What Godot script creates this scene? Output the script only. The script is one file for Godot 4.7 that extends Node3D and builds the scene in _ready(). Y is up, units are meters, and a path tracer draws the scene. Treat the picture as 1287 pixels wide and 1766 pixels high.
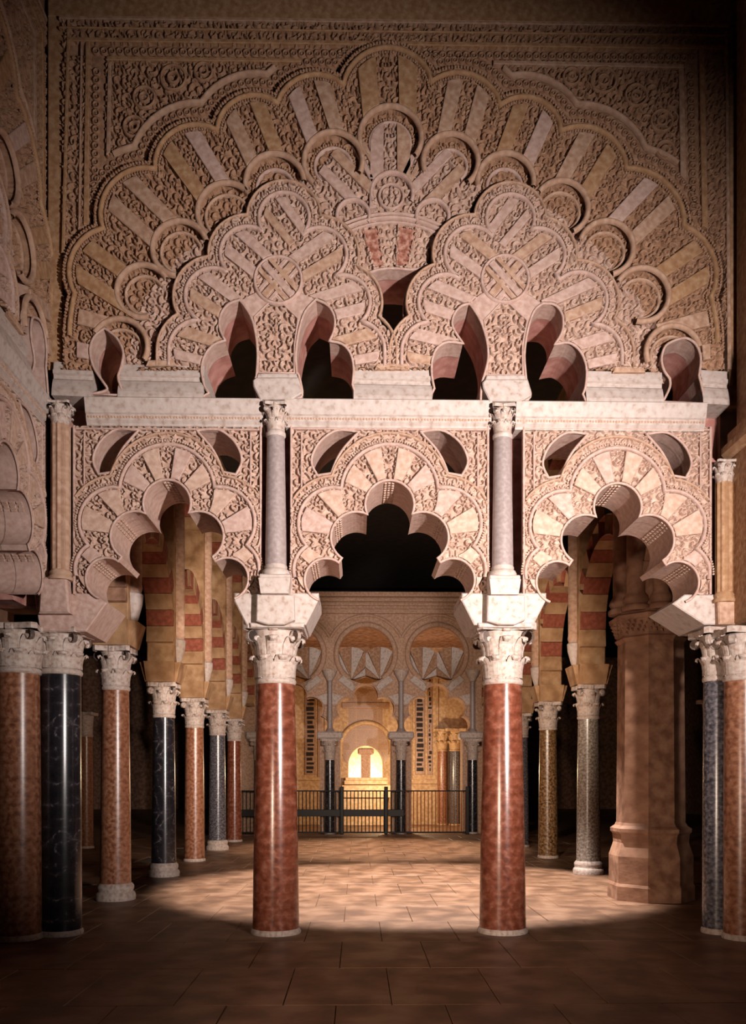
extends Node3D
# A carved interlaced-arch screen seen from a chapel, with the columned nave and the far lit niche behind it.

const F := 1440.0            # focal length in pixels of the 1287 x 1766 frame
const CX := 643.5
const HY := 1348.0           # row of the horizon
const EYE := Vector3(-0.348, 1.675, 9.0)
const YAW := 1.1
const K := 1.0 / 160.0       # metres per pixel on the screen's front face
const CUT := -3

var names := {}
var M := {}

# ---------------------------------------------------------------- set-up
func _ready():
	setup_camera()
	setup_lights()
	make_materials()
	make_tile()
	build_shell()
	build_floor()
	build_screen()
	build_supports()
	build_nave()
	build_far_end()
	build_side_walls()

func setup_camera():
	var c := Camera3D.new()
	c.name = "camera"
	c.projection = Camera3D.PROJECTION_FRUSTUM
	c.near = 0.05
	c.far = 120.0
	c.keep_aspect = Camera3D.KEEP_HEIGHT
	c.size = 0.05 * 1766.0 / F
	c.frustum_offset = Vector2(0, 0.05 * (HY - 883.0) / F)
	c.position = EYE
	c.rotation_degrees.y = -YAW
	c.current = true
	add_child(c)
	var e := Environment.new()
	e.background_mode = Environment.BG_COLOR
	e.background_color = Color(0, 0, 0)
	e.tonemap_mode = Environment.TONE_MAPPER_LINEAR
	e.tonemap_exposure = 0.94
	e.sdfgi_enabled = true
	e.ssao_enabled = true
	e.ssil_enabled = true
	var w := WorldEnvironment.new()
	w.name = "world"
	w.environment = e
	add_child(w)

func spot(called, at, to, energy, angle, blend, size, col):
	var l := SpotLight3D.new()
	l.name = called
	l.light_energy = energy
	l.light_color = col
	l.spot_angle = angle
	l.spot_angle_attenuation = blend
	l.spot_range = 60.0
	l.spot_attenuation = 2.0
	l.light_size = size
	l.shadow_enabled = true
	add_child(l)
	l.look_at_from_position(at, to, Vector3.UP)
	return l

func omni(called, at, energy, size, col):
	var l := OmniLight3D.new()
	l.name = called
	l.light_energy = energy
	l.light_color = col
	l.omni_range = 60.0
	l.omni_attenuation = 2.0
	l.light_size = size
	l.shadow_enabled = true
	add_child(l)
	l.position = at
	return l

# every lamp: at, aim, energy, cone, blend, size of its glowing face, colour
var LAMPS := [
	{"n": "flood_lamp", "at": Vector3(3.4, 2.9, 7.8), "to": Vector3(0.6, 4.4, 0.0), "e": 200.0, "a": 36.0, "b": 1.0, "s": 0.16, "c": Color(1.0, 0.95, 0.92), "l": "photographer's floodlight on a stand aimed up at the carved screen"},
	{"n": "flood_lamp", "at": Vector3(-3.0, 1.5, 7.8), "to": Vector3(2.3, 1.9, -2.4), "e": 46.0, "a": 26.0, "b": 1.0, "s": 0.14, "c": Color(1.0, 0.88, 0.78), "l": "lower floodlight on a stand aimed level through the arches"},
	{"n": "nave_lamp", "at": Vector3(-1.25, 3.55, -1.0), "to": Vector3(0.6, 3.6, -18.0), "e": 42.0, "a": 42.0, "b": 0.5, "s": 0.10, "c": Color(1.0, 0.90, 0.80), "l": "small floodlight fixed behind the impost of the left red column"},
	{"n": "nave_lamp", "at": Vector3(1.25, 3.55, -1.0), "to": Vector3(-0.6, 3.6, -18.0), "e": 42.0, "a": 42.0, "b": 0.5, "s": 0.10, "c": Color(1.0, 0.90, 0.80), "l": "small floodlight fixed behind the impost of the right red column"},
	{"n": "ceiling_lamp", "at": Vector3(0.9, 9.0, -4.1), "to": Vector3(0.55, 0.0, -4.3), "e": 400.0, "a": 25.0, "b": 0.3, "s": 0.12, "c": Color(1.0, 0.96, 0.93), "l": "round downlight under the nave ceiling just behind the screen"},
	{"n": "ceiling_lamp", "at": Vector3(1.3, 9.0, -11.5), "to": Vector3(0.3, 0.0, -12.0), "e": 210.0, "a": 25.0, "b": 0.6, "s": 0.12, "c": Color(1.0, 0.90, 0.80), "l": "round downlight under the nave ceiling near the railing"},
]
const SANCTUARY_LAMP := Vector3(1.12, 2.1, -20.6)
const NICHE_LAMP := Vector3(0.0, 1.45, -24.05)
func setup_lights():
	for d in LAMPS:
		spot(d.n + "_beam", d.at, d.to, d.e, d.a, d.b, d.s, d.c)
	omni("sanctuary_glow", SANCTUARY_LAMP, 12.0, 0.1, Color(1.0, 0.86, 0.68))
	omni("niche_glow", NICHE_LAMP, 11.0, 0.1, Color(1.0, 0.90, 0.78))

# ---------------------------------------------------------------- helpers: places
func at_px(px: float, py: float, z := 0.0) -> Vector3:
	var a := deg_to_rad(YAW)
	var fw := Vector3(sin(a), 0, -cos(a))
	var rt := Vector3(cos(a), 0, sin(a))
	var d: Vector3 = fw + rt * ((px - CX) / F) + Vector3.UP * ((HY - py) / F)
	return EYE + d * ((z - EYE.z) / d.z)

func w2(p: Vector2) -> Vector2:
	var v := at_px(p.x, p.y, 0.0)
	return Vector2(v.x, v.y)

func w2s(poly, z := 0.0) -> PackedVector2Array:
	var r := PackedVector2Array()
	for p in poly:
		var v := at_px(p.x, p.y, z)
		r.append(Vector2(v.x, v.y))
	return r

# ---------------------------------------------------------------- helpers: nodes
func numbered(called: String) -> String:
	var n: int = names.get(called, 0)
	names[called] = n + 1
	return called if n == 0 else "%s_%03d" % [called, n]

func thing(called, label, category, pos := Vector3.ZERO, group := "") -> Node3D:
	var o := Node3D.new()
	o.name = numbered(called)
	add_child(o)
	o.position = pos
	o.set_meta("label", label)
	o.set_meta("category", category)
	if group:
		o.set_meta("group", group)
	return o

func glob(n: Node) -> Vector3:
	var p := Vector3.ZERO
	while n is Node3D and n != self:
		p += n.position
		n = n.get_parent()
	return p

func add(called: String, mesh: Mesh, mat: Material, parent: Node = null, local := false) -> MeshInstance3D:
	var o := MeshInstance3D.new()
	o.mesh = mesh
	o.material_override = null
	for i in mesh.get_surface_count():
		mesh.surface_set_material(i, mat)
	if parent == null or parent == self:
		o.name = numbered(called)
		add_child(o)
	else:
		o.name = called
		parent.add_child(o, true)
		if not local:
			o.position = -glob(parent)
	return o

func structure(called, mesh, mat, label) -> MeshInstance3D:
	var o := add(called, mesh, mat)
	o.set_meta("kind", "structure")
	o.set_meta("label", label)
	o.set_meta("category", called.get_slice("_", 0))
	return o

# ---------------------------------------------------------------- helpers: meshes
class MB:
	var v := PackedVector3Array()
	var n := PackedVector3Array()
	func tri(a: Vector3, b: Vector3, c: Vector3, out: Vector3):
		var g := (b - a).cross(c - a)
		if g.length_squared() < 1e-16:
			return
		if g.dot(out) > 0.0:
			var t := b
			b = c
			c = t
			g = -g
		var nn := -g.normalized()
		v.append(a); v.append(b); v.append(c)
		n.append(nn); n.append(nn); n.append(nn)
	func quad(a, b, c, d, out):
		tri(a, b, c, out)
		tri(a, c, d, out)
	func stri(a: Vector3, b: Vector3, c: Vector3, na: Vector3, nb: Vector3, nc: Vector3):
		var g := (b - a).cross(c - a)
		if g.length_squared() < 1e-16:
			return
		if g.dot(na + nb + nc) > 0.0:
			v.append(a); v.append(c); v.append(b)
			n.append(na); n.append(nc); n.append(nb)
		else:
			v.append(a); v.append(b); v.append(c)
			n.append(na); n.append(nb); n.append(nc)
	func box(lo: Vector3, hi: Vector3):
		var p := []
		for i in 8:
			p.append(Vector3(hi.x if i & 1 else lo.x, hi.y if i & 2 else lo.y, hi.z if i & 4 else lo.z))
		quad(p[0], p[1], p[3], p[2], Vector3.FORWARD)
		quad(p[4], p[5], p[7], p[6], Vector3.BACK)
		quad(p[0], p[2], p[6], p[4], Vector3.LEFT)
		quad(p[1], p[3], p[7], p[5], Vector3.RIGHT)
		quad(p[0], p[1], p[5], p[4], Vector3.DOWN)
		quad(p[2], p[3], p[7], p[6], Vector3.UP)
	# box with chamfered edges
	func cbox(lo: Vector3, hi: Vector3, c: float):
		var mid := (lo + hi) / 2.0
		var h := (hi - lo) / 2.0
		c = minf(c, minf(h.x, minf(h.y, h.z)) * 0.9)
		for ax in 3:
			var a1 := (ax + 1) % 3
			var a2 := (ax + 2) % 3
			for s in [-1.0, 1.0]:
				var f := []
				for q in [[-1, -1], [1, -1], [1, 1], [-1, 1]]:
					var p := Vector3.ZERO
					p[ax] = s * h[ax]
					p[a1] = q[0] * (h[a1] - c)
					p[a2] = q[1] * (h[a2] - c)
					f.append(mid + p)
				var o := Vector3.ZERO
				o[ax] = s
				quad(f[0], f[1], f[2], f[3], o)
				for s2 in [-1.0, 1.0]:
					var e := []
					for q in [-1.0, 1.0]:
						var p := Vector3.ZERO
						p[ax] = s * h[ax]
						p[a1] = s2 * (h[a1] - c)
						p[a2] = q * (h[a2] - c)
						var r := Vector3.ZERO
						r[ax] = s * (h[ax] - c)
						r[a1] = s2 * h[a1]
						r[a2] = q * (h[a2] - c)
						e.append(mid + p)
						e.append(mid + r)
					var oo := Vector3.ZERO
					oo[ax] = s
					oo[a1] = s2
					quad(e[0], e[1], e[3], e[2], oo)
		for i in 8:
			var s := Vector3(1 if i & 1 else -1, 1 if i & 2 else -1, 1 if i & 4 else -1)
			tri(mid + s * Vector3(h.x, h.y - c, h.z - c), mid + s * Vector3(h.x - c, h.y, h.z - c), mid + s * Vector3(h.x - c, h.y - c, h.z), s)
	func done() -> ArrayMesh:
		var m := ArrayMesh.new()
		if v.is_empty():
			return m
		var a := []
		a.resize(Mesh.ARRAY_MAX)
		a[Mesh.ARRAY_VERTEX] = v
		a[Mesh.ARRAY_NORMAL] = n
		m.add_surface_from_arrays(Mesh.PRIMITIVE_TRIANGLES, a)
		return m

func clean(poly: PackedVector2Array, eps: float) -> PackedVector2Array:
	var r := PackedVector2Array()
	for p in poly:
		if r.is_empty() or r[-1].distance_to(p) > eps:
			r.append(p)
	while r.size() > 3 and r[0].distance_to(r[-1]) < eps:
		r.remove_at(r.size() - 1)
	return r

func area(poly: PackedVector2Array) -> float:
	var s := 0.0
	for i in poly.size():
		s += poly[i].cross(poly[(i + 1) % poly.size()])
	return s / 2.0

func inset(poly: PackedVector2Array, d: float) -> PackedVector2Array:
	var r := PackedVector2Array()
	var sg := signf(area(poly))
	for i in poly.size():
		var a := poly[(i - 1 + poly.size()) % poly.size()]
		var b := poly[i]
		var c := poly[(i + 1) % poly.size()]
		var n1 := (b - a).normalized().orthogonal() * -sg
		var n2 := (c - b).normalized().orthogonal() * -sg
		var m := (n1 + n2)
		var l := maxf(m.length_squared() / 2.0, 0.35)
		r.append(b + m / l * d)
	return r

# a slab of the outline poly (metres) from z0 to z1 (front), chamfered at the front
func slab_into(mb: MB, poly: PackedVector2Array, z0: float, z1: float, ch: float):
	poly = clean(poly, 0.003)
	if poly.size() < 3:
		return
	var top := inset(poly, ch) if ch > 0.0 else poly
	var t := Geometry2D.triangulate_polygon(top)
	if t.is_empty():
		top = poly
		t = Geometry2D.triangulate_polygon(poly)
	for i in range(0, t.size(), 3):
		mb.tri(Vector3(top[t[i]].x, top[t[i]].y, z1), Vector3(top[t[i + 1]].x, top[t[i + 1]].y, z1), Vector3(top[t[i + 2]].x, top[t[i + 2]].y, z1), Vector3.BACK)
	var sg := signf(area(poly))
	for i in poly.size():
		var j := (i + 1) % poly.size()
		var o2 := (poly[j] - poly[i]).orthogonal() * sg
		var o := Vector3(o2.x, o2.y, 0)
		var a := poly[i]
		var b := poly[j]
		mb.quad(Vector3(a.x, a.y, z0), Vector3(b.x, b.y, z0), Vector3(b.x, b.y, z1 - ch), Vector3(a.x, a.y, z1 - ch), o)
		if ch > 0.0:
			mb.quad(Vector3(a.x, a.y, z1 - ch), Vector3(b.x, b.y, z1 - ch), Vector3(top[j].x, top[j].y, z1), Vector3(top[i].x, top[i].y, z1), o + Vector3.BACK * 0.01)

func slab(poly: PackedVector2Array, z0: float, z1: float, ch := 0.006) -> ArrayMesh:
	var mb := MB.new()
	slab_into(mb, poly, z0, z1, ch)
	return mb.done()

# half-round bar along a path of points (metres) in the wall's plane
func bar_into(mb: MB, path: PackedVector2Array, z: float, hw: float, ht: float, closed := false, sides := 5):
	path = clean(path, 0.004)
	var n := path.size()
	if n < 2:
		return
	var rows := []
	for i in n:
		var a := path[(i - 1 + n) % n] if closed or i > 0 else path[i]
		var b := path[(i + 1) % n] if closed or i < n - 1 else path[i]
		var d1 := (path[i] - a).normalized() if a != path[i] else (b - path[i]).normalized()
		var d2 := (b - path[i]).normalized() if b != path[i] else d1
		var m := d1.orthogonal() + d2.orthogonal()
		m = m / maxf(m.length_squared() / 2.0, 0.5)
		var row := []
		for k in sides + 1:
			var t := PI * k / sides
			row.append([Vector3(path[i].x + m.x * cos(t) * hw, path[i].y + m.y * cos(t) * hw, z + sin(t) * ht), Vector3(m.x * cos(t) / hw, m.y * cos(t) / hw, sin(t) / ht).normalized()])
		rows.append(row)
	for i in (n if closed else n - 1):
		var r: Array = rows[i]
		var q: Array = rows[(i + 1) % n]
		for k in sides:
			mb.stri(r[k][0], r[k + 1][0], q[k + 1][0], r[k][1], r[k + 1][1], q[k + 1][1])
			mb.stri(r[k][0], q[k + 1][0], q[k][0], r[k][1], q[k + 1][1], q[k][1])

func bar(path_px, z, hw_px, ht, closed := false) -> ArrayMesh:
	var mb := MB.new()
	bar_into(mb, w2s(path_px), z, hw_px * K, ht, closed)
	return mb.done()

func bead_into(mb: MB, c: Vector3, r: float, ht: float):
	var ring := []
	for k in 6:
		ring.append(Vector3(cos(TAU * k / 6) * r, sin(TAU * k / 6) * r, 0))
	for k in 6:
		var a: Vector3 = ring[k]
		var b: Vector3 = ring[(k + 1) % 6]
		var a2 := a * 0.62 + Vector3(0, 0, ht * 0.8)
		var b2 := b * 0.62 + Vector3(0, 0, ht * 0.8)
		var t := Vector3(0, 0, ht)
		mb.stri(c + a, c + b, c + b2, a.normalized(), b.normalized(), (b2 / r + Vector3(0, 0, 0.5)).normalized())
		mb.stri(c + a, c + b2, c + a2, a.normalized(), (b2 / r + Vector3(0, 0, 0.5)).normalized(), (a2 / r + Vector3(0, 0, 0.5)).normalized())
		mb.stri(c + a2, c + b2, c + t, (a2 / r + Vector3(0, 0, 0.5)).normalized(), (b2 / r + Vector3(0, 0, 0.5)).normalized(), Vector3.BACK)

# walk along a path at equal steps
func stroll(path: PackedVector2Array, step: float) -> PackedVector2Array:
	var r := PackedVector2Array()
	var left := step * 0.5
	for i in path.size() - 1:
		var a := path[i]
		var l := a.distance_to(path[i + 1])
		var s := left
		while s < l:
			r.append(a.lerp(path[i + 1], s / l))
			s += step
		left = s - l
	return r

func beads(path_px, z, step_px, r_px, ht) -> ArrayMesh:
	var mb := MB.new()
	for p in stroll(w2s(path_px), step_px * K):
		bead_into(mb, Vector3(p.x, p.y, z), r_px * K, ht)
	return mb.done()

# chain of carved rings along a path
func rings(path_px, z, step_px, r_px, ht) -> ArrayMesh:
	var mb := MB.new()
	var i := 0
	for p in stroll(w2s(path_px), step_px * K):
		var ring := PackedVector2Array()
		for k in 10:
			ring.append(p + Vector2.from_angle(TAU * k / 10) * r_px * K * 0.78)
		bar_into(mb, ring, z, r_px * K * 0.3, ht, true, 3)
		bead_into(mb, Vector3(p.x, p.y, z), r_px * K * 0.3, ht)
		i += 1
	return mb.done()

# turned shape: profile of Vector2(radius, height), closed at both ends
func lathe_into(mb: MB, prof: Array, segs: int, at := Vector3.ZERO, smooth := true):
	var m := prof.size()
	var nrm := []
	for i in m:
		var a: Vector2 = prof[maxi(i - 1, 0)]
		var b: Vector2 = prof[mini(i + 1, m - 1)]
		var d := (b - a).normalized()
		nrm.append(Vector2(d.y, -d.x))
	for k in segs:
		var t0 := TAU * k / segs
		var t1 := TAU * (k + 1) / segs
		var c0 := Vector3(cos(t0), 0, sin(t0))
		var c1 := Vector3(cos(t1), 0, sin(t1))
		for i in m - 1:
			var p: Vector2 = prof[i]
			var q: Vector2 = prof[i + 1]
			var up := Vector3.UP
			var A := at + c0 * p.x + up * p.y
			var B := at + c1 * p.x + up * p.y
			var C := at + c1 * q.x + up * q.y
			var D := at + c0 * q.x + up * q.y
			if smooth:
				# crease where the profile turns sharply
				var fd := (q - p).normalized()
				var fn := Vector2(fd.y, -fd.x)
				var n0: Vector2 = nrm[i] if fn.dot(nrm[i]) > 0.8 else fn
				var n1: Vector2 = nrm[i + 1] if fn.dot(nrm[i + 1]) > 0.8 else fn
				mb.stri(A, B, C, c0 * n0.x + up * n0.y, c1 * n0.x + up * n0.y, c1 * n1.x + up * n1.y)
				mb.stri(A, C, D, c0 * n0.x + up * n0.y, c1 * n1.x + up * n1.y, c0 * n1.x + up * n1.y)
			else:
				mb.quad(A, B, C, D, c0 + c1 + up * 0.0001)
		var lo: Vector2 = prof[0]
		var hi: Vector2 = prof[m - 1]
		mb.tri(at + Vector3.UP * lo.y, at + c0 * lo.x + Vector3.UP * lo.y, at + c1 * lo.x + Vector3.UP * lo.y, Vector3.DOWN)
		mb.tri(at + Vector3.UP * hi.y, at + c0 * hi.x + Vector3.UP * hi.y, at + c1 * hi.x + Vector3.UP * hi.y, Vector3.UP)

func lathe(prof: Array, segs := 28, at := Vector3.ZERO, smooth := true) -> ArrayMesh:
	var mb := MB.new()
	lathe_into(mb, prof, segs, at, smooth)
	return mb.done()

func boxm(lo: Vector3, hi: Vector3, ch := 0.01) -> ArrayMesh:
	var mb := MB.new()
	if ch > 0.0:
		mb.cbox(lo, hi, ch)
	else:
		mb.box(lo, hi)
	return mb.done()

# ---------------------------------------------------------------- helpers: plane curves (pixels)
func circ(c: Vector2, r: float, n := 44) -> PackedVector2Array:
	var p := PackedVector2Array()
	for i in n:
		p.append(c + Vector2.from_angle(TAU * i / n) * r)
	return p

func V(a) -> Vector2:
	return Vector2(a[0], a[1])

func pts(list) -> PackedVector2Array:
	var r := PackedVector2Array()
	for a in list:
		r.append(V(a))
	return r

# smooth runs joined at corners: a list of lists of points
func smooth(runs) -> PackedVector2Array:
	var out := PackedVector2Array()
	for run in runs:
		var p := pts(run)
		var n := p.size()
		for i in n - 1:
			var a := p[maxi(i - 1, 0)]
			var b := p[i]
			var c := p[i + 1]
			var d := p[mini(i + 2, n - 1)]
			var steps := 4 if n > 2 else 1
			for s in steps:
				out.append(b.cubic_interpolate(c, a, d, float(s) / steps))
	return out

# the outer side of a row of overlapping circles, seen from ref; ends at angles a0 and a1 (degrees, y down)
func lobed(circles: Array, off: float, ref: Vector2, a0 := NAN, a1 := NAN) -> PackedVector2Array:
	var out := PackedVector2Array()
	var n := circles.size()
	var joins := []
	for i in n - 1:
		var c := Vector2(circles[i][0], circles[i][1])
		var d := Vector2(circles[i + 1][0], circles[i + 1][1])
		var r1: float = circles[i][2] + off
		var r2: float = circles[i + 1][2] + off
		var L := c.distance_to(d)
		var u := (d - c) / L
		if L < r1 + r2 - 0.01 and L > absf(r1 - r2):
			var x := (L * L + r1 * r1 - r2 * r2) / (2 * L)
			var h := sqrt(maxf(r1 * r1 - x * x, 0))
			var m := c + u * x
			var nrm := u.orthogonal()
			if nrm.dot((c + d) / 2 - ref) < 0:
				nrm = -nrm
			joins.append([m + nrm * h, m + nrm * h])
		else:
			joins.append([c + u * r1, d - u * r2])
	for i in n:
		var c := Vector2(circles[i][0], circles[i][1])
		var r: float = circles[i][2] + off
		var mid := (c - ref).angle()
		var s: float
		var e: float
		if i == 0:
			s = deg_to_rad(a0) if not is_nan(a0) else mid - 1.5
		else:
			s = (joins[i - 1][1] - c).angle()
		if i == n - 1:
			e = deg_to_rad(a1) if not is_nan(a1) else mid + 1.5
		else:
			e = (joins[i][0] - c).angle()
		# left to right runs clockwise on a page with y down
		var ds := wrapf(s - mid, -PI, PI)
		var de := wrapf(e - mid, -PI, PI)
		if ds > 0.6:
			ds -= TAU
		if de < -0.6:
			de += TAU
		var steps := maxi(4, int((de - ds) / 0.14))
		for k in steps + 1:
			out.append(c + Vector2.from_angle(mid + lerpf(ds, de, float(k) / steps)) * r)
	return out

func merged(polys: Array) -> PackedVector2Array:
	var acc: PackedVector2Array = polys[0]
	for i in range(1, polys.size()):
		var best := acc
		var ba := -1.0
		for p in Geometry2D.merge_polygons(acc, polys[i]):
			if absf(area(p)) > ba:
				ba = absf(area(p))
				best = p
		acc = best
	return acc

func cut_by(poly: PackedVector2Array, holes: Array) -> Array:
	var out := [poly]
	for h in holes:
		var nxt := []
		for p in out:
			for q in Geometry2D.clip_polygons(p, h):
				if q.size() > 2 and absf(area(q)) > 6.0:
					nxt.append(q)
		out = nxt
	return out

func within(polys: Array, shape: PackedVector2Array) -> Array:
	var out := []
	for p in polys:
		for q in Geometry2D.intersect_polygons(p, shape):
			if q.size() > 2 and absf(area(q)) > 6.0:
				out.append(q)
	return out

func biggest(polys: Array) -> PackedVector2Array:
	var best := PackedVector2Array()
	var ba := 0.0
	for p in polys:
		if absf(area(p)) > ba:
			ba = absf(area(p))
			best = p
	return best

# runs of a path that lie outside all the given polygons
func outside(path: PackedVector2Array, holes: Array) -> Array:
	var runs := []
	var cur := PackedVector2Array()
	for p in path:
		var inn := false
		for h in holes:
			if Geometry2D.is_point_in_polygon(p, h):
				inn = true
				break
		if inn:
			if cur.size() > 1:
				runs.append(cur)
			cur = PackedVector2Array()
		else:
			cur.append(p)
	if cur.size() > 1:
		runs.append(cur)
	return runs

# ---------------------------------------------------------------- materials
func noise_tex(sd: int, freq: float, stops: Array, octaves := 5, kind := FastNoiseLite.TYPE_SIMPLEX_SMOOTH, warp := 0.0, size := 384, ridged := false) -> NoiseTexture2D:
	var f := FastNoiseLite.new()
	f.seed = sd
	f.noise_type = kind
	f.frequency = freq
	f.fractal_octaves = octaves
	if ridged:
		f.fractal_type = FastNoiseLite.FRACTAL_RIDGED
	if warp > 0.0:
		f.domain_warp_enabled = true
		f.domain_warp_amplitude = warp
		f.domain_warp_frequency = freq * 1.3
	var t := NoiseTexture2D.new()
	t.width = size
	t.height = size
	t.seamless = true
	t.noise = f
	if stops:
		var g := Gradient.new()
		var o := PackedFloat32Array()
		var c := PackedColorArray()
		for s in stops:
			o.append(s[0])
			c.append(s[1])
		g.offsets = o
		g.colors = c
		t.color_ramp = g
	return t

func mat(called: String, tex: Texture2D, rough: float, scale := 0.6, bump: Texture2D = null, bump_cm := 0.4, spec := 0.5) -> StandardMaterial3D:
	var m := StandardMaterial3D.new()
	m.resource_name = called
	m.albedo_texture = tex
	m.roughness = rough
	m.metallic_specular = spec
	m.uv1_triplanar = true
	m.uv1_world_triplanar = true
	m.uv1_scale = Vector3.ONE * scale
	if bump:
		m.heightmap_enabled = true
		m.heightmap_texture = bump
		m.heightmap_scale = bump_cm
	M[called] = m
	return m

func flat(called: String, col: Color, rough := 0.7, metal := 0.0) -> StandardMaterial3D:
	var m := StandardMaterial3D.new()
	m.resource_name = called
	m.albedo_color = col
	m.roughness = rough
	m.metallic = metal
	M[called] = m
	return m

func C8(r, g, b) -> Color:
	return Color8(r, g, b)

func make_materials():
	var grain := noise_tex(3, 0.05, [[0.0, Color(0.2, 0.2, 0.2)], [1.0, Color(0.8, 0.8, 0.8)]], 6)
	# stones of the carved screen: a few tones, blotched as worn stucco is
	mat("stucco", noise_tex(11, 0.03, [[0.2, C8(138, 102, 78)], [0.5, C8(154, 117, 92)], [0.8, C8(170, 135, 110)]], 6), 0.88, 0.8, grain, 0.4)
	mat("stucco_pale", noise_tex(41, 0.03, [[0.2, C8(160, 128, 112)], [0.5, C8(176, 146, 130)], [0.8, C8(188, 162, 148)]], 6), 0.88, 0.8, grain, 0.4)
	mat("stone_rose", noise_tex(12, 0.035, [[0.2, C8(168, 136, 124)], [0.5, C8(180, 150, 138)], [0.8, C8(190, 162, 152)]], 6), 0.82, 0.9, grain, 0.4)
	mat("stone_ochre", noise_tex(13, 0.03, [[0.2, C8(148, 108, 76)], [0.5, C8(163, 125, 92)], [0.8, C8(176, 143, 112)]], 6), 0.82, 0.9, grain, 0.4)
	mat("stone_tan", noise_tex(14, 0.03, [[0.2, C8(156, 120, 98)], [0.5, C8(171, 137, 115)], [0.8, C8(184, 153, 133)]], 6), 0.82, 0.9, grain, 0.4)
	mat("stone_cream", noise_tex(42, 0.035, [[0.2, C8(170, 138, 120)], [0.5, C8(182, 151, 134)], [0.8, C8(192, 164, 149)]], 6), 0.82, 0.9, grain, 0.4)
	mat("plaster_red", noise_tex(15, 0.02, [[0.2, C8(152, 100, 90)], [0.5, C8(168, 118, 108)], [0.8, C8(184, 138, 128)]], 6), 0.85, 0.7, grain, 0.3)
	mat("stone_worn_red", noise_tex(16, 0.03, [[0.2, C8(126, 70, 54)], [0.5, C8(158, 108, 92)], [0.8, C8(184, 142, 126)]], 6), 0.85, 1.2, grain, 0.4)
	mat("stone_pale", noise_tex(17, 0.03, [[0.12, C8(148, 128, 116)], [0.35, C8(172, 156, 148)], [0.8, C8(184, 170, 164)]], 6), 0.65, 0.9, grain, 0.3)
	mat("capital_stone", noise_tex(18, 0.035, [[0.15, C8(140, 108, 90)], [0.38, C8(170, 152, 142)], [0.8, C8(188, 174, 166)]], 6), 0.62, 1.2, grain, 0.3)
	mat("colonnette_grey", noise_tex(19, 0.05, [[0.2, C8(134, 120, 118)], [0.6, C8(148, 134, 132)], [0.9, C8(160, 148, 146)]], 5), 0.4, 0.9)
	# marbles of the shafts
	mat("marble_red", noise_tex(21, 0.03, [[0.15, C8(84, 42, 28)], [0.42, C8(110, 58, 40)], [0.62, C8(124, 70, 52)], [0.85, C8(144, 96, 80)]], 7, FastNoiseLite.TYPE_SIMPLEX_SMOOTH, 20.0), 0.24, 0.8, grain, 0.05)
	mat("marble_rose", noise_tex(22, 0.045, [[0.15, C8(92, 52, 34)], [0.45, C8(134, 86, 62)], [0.8, C8(162, 118, 94)]], 6, FastNoiseLite.TYPE_SIMPLEX_SMOOTH, 14.0), 0.3, 0.8, grain, 0.06)
	mat("marble_black", noise_tex(23, 0.011, [[0.0, C8(22, 20, 24)], [0.7, C8(40, 37, 42)], [0.86, C8(84, 78, 80)], [0.95, C8(150, 140, 134)]], 4, FastNoiseLite.TYPE_SIMPLEX_SMOOTH, 25.0, 384, true), 0.22, 0.8)
	mat("marble_blue", noise_tex(24, 0.05, [[0.2, C8(46, 44, 50)], [0.5, C8(84, 80, 86)], [0.8, C8(126, 120, 122)]], 5), 0.25, 0.9)
	mat("marble_mottled", noise_tex(25, 0.06, [[0.2, C8(86, 78, 72)], [0.5, C8(132, 122, 113)], [0.8, C8(168, 158, 148)]], 6), 0.25, 0.8)
	mat("marble_brown", noise_tex(29, 0.05, [[0.25, C8(58, 38, 24)], [0.5, C8(112, 82, 54)], [0.8, C8(150, 120, 84)]], 6), 0.28, 0.8)
	mat("ochre_plaster", noise_tex(26, 0.014, [[0.2, C8(134, 98, 66)], [0.5, C8(156, 120, 86)], [0.8, C8(174, 140, 106)]], 5), 0.85, 0.5, grain, 0.5)
	mat("brick_red", noise_tex(27, 0.03, [[0.2, C8(116, 56, 38)], [0.8, C8(146, 80, 58)]], 4), 0.85, 0.8, grain, 0.5)
	mat("brown_stone", noise_tex(28, 0.016, [[0.2, C8(116, 80, 60)], [0.5, C8(140, 102, 80)], [0.8, C8(160, 122, 98)]], 5), 0.75, 0.6, grain, 0.5)
	mat("floor_stone", noise_tex(31, 0.010, [[0.2, C8(92, 64, 45)], [0.5, C8(114, 82, 60)], [0.8, C8(134, 102, 80)]], 7), 0.5, 0.45, noise_tex(32, 0.02, [], 5), 0.3)
	mat("joint_mortar", noise_tex(34, 0.03, [[0.2, C8(50, 34, 24)], [0.8, C8(72, 50, 36)]], 4), 0.95, 0.5)
	mat("dark_wood", noise_tex(35, 0.02, [[0.2, C8(22, 15, 11)], [0.8, C8(40, 28, 20)]], 4), 0.9, 0.4)
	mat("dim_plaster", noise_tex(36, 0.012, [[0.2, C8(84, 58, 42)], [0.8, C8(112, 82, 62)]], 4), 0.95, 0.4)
	mat("gold_mosaic", noise_tex(37, 0.09, [[0.25, C8(60, 36, 30)], [0.4, C8(146, 100, 58)], [0.55, C8(186, 144, 86)], [0.75, C8(92, 54, 48)]], 3), 0.35, 1.2)
	mat("gold_plaster", noise_tex(38, 0.02, [[0.2, C8(160, 124, 88)], [0.8, C8(190, 158, 120)]], 4), 0.6, 0.8)
	mat("altar_stone", noise_tex(39, 0.02, [[0.2, C8(196, 160, 118)], [0.8, C8(224, 196, 160)]], 4), 0.6, 0.8)
	flat("iron", C8(20, 16, 14), 0.5, 0.6)
	flat("brass_bar", C8(150, 92, 50), 0.45, 0.5)
	flat("ink", C8(26, 14, 10), 0.8)
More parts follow.
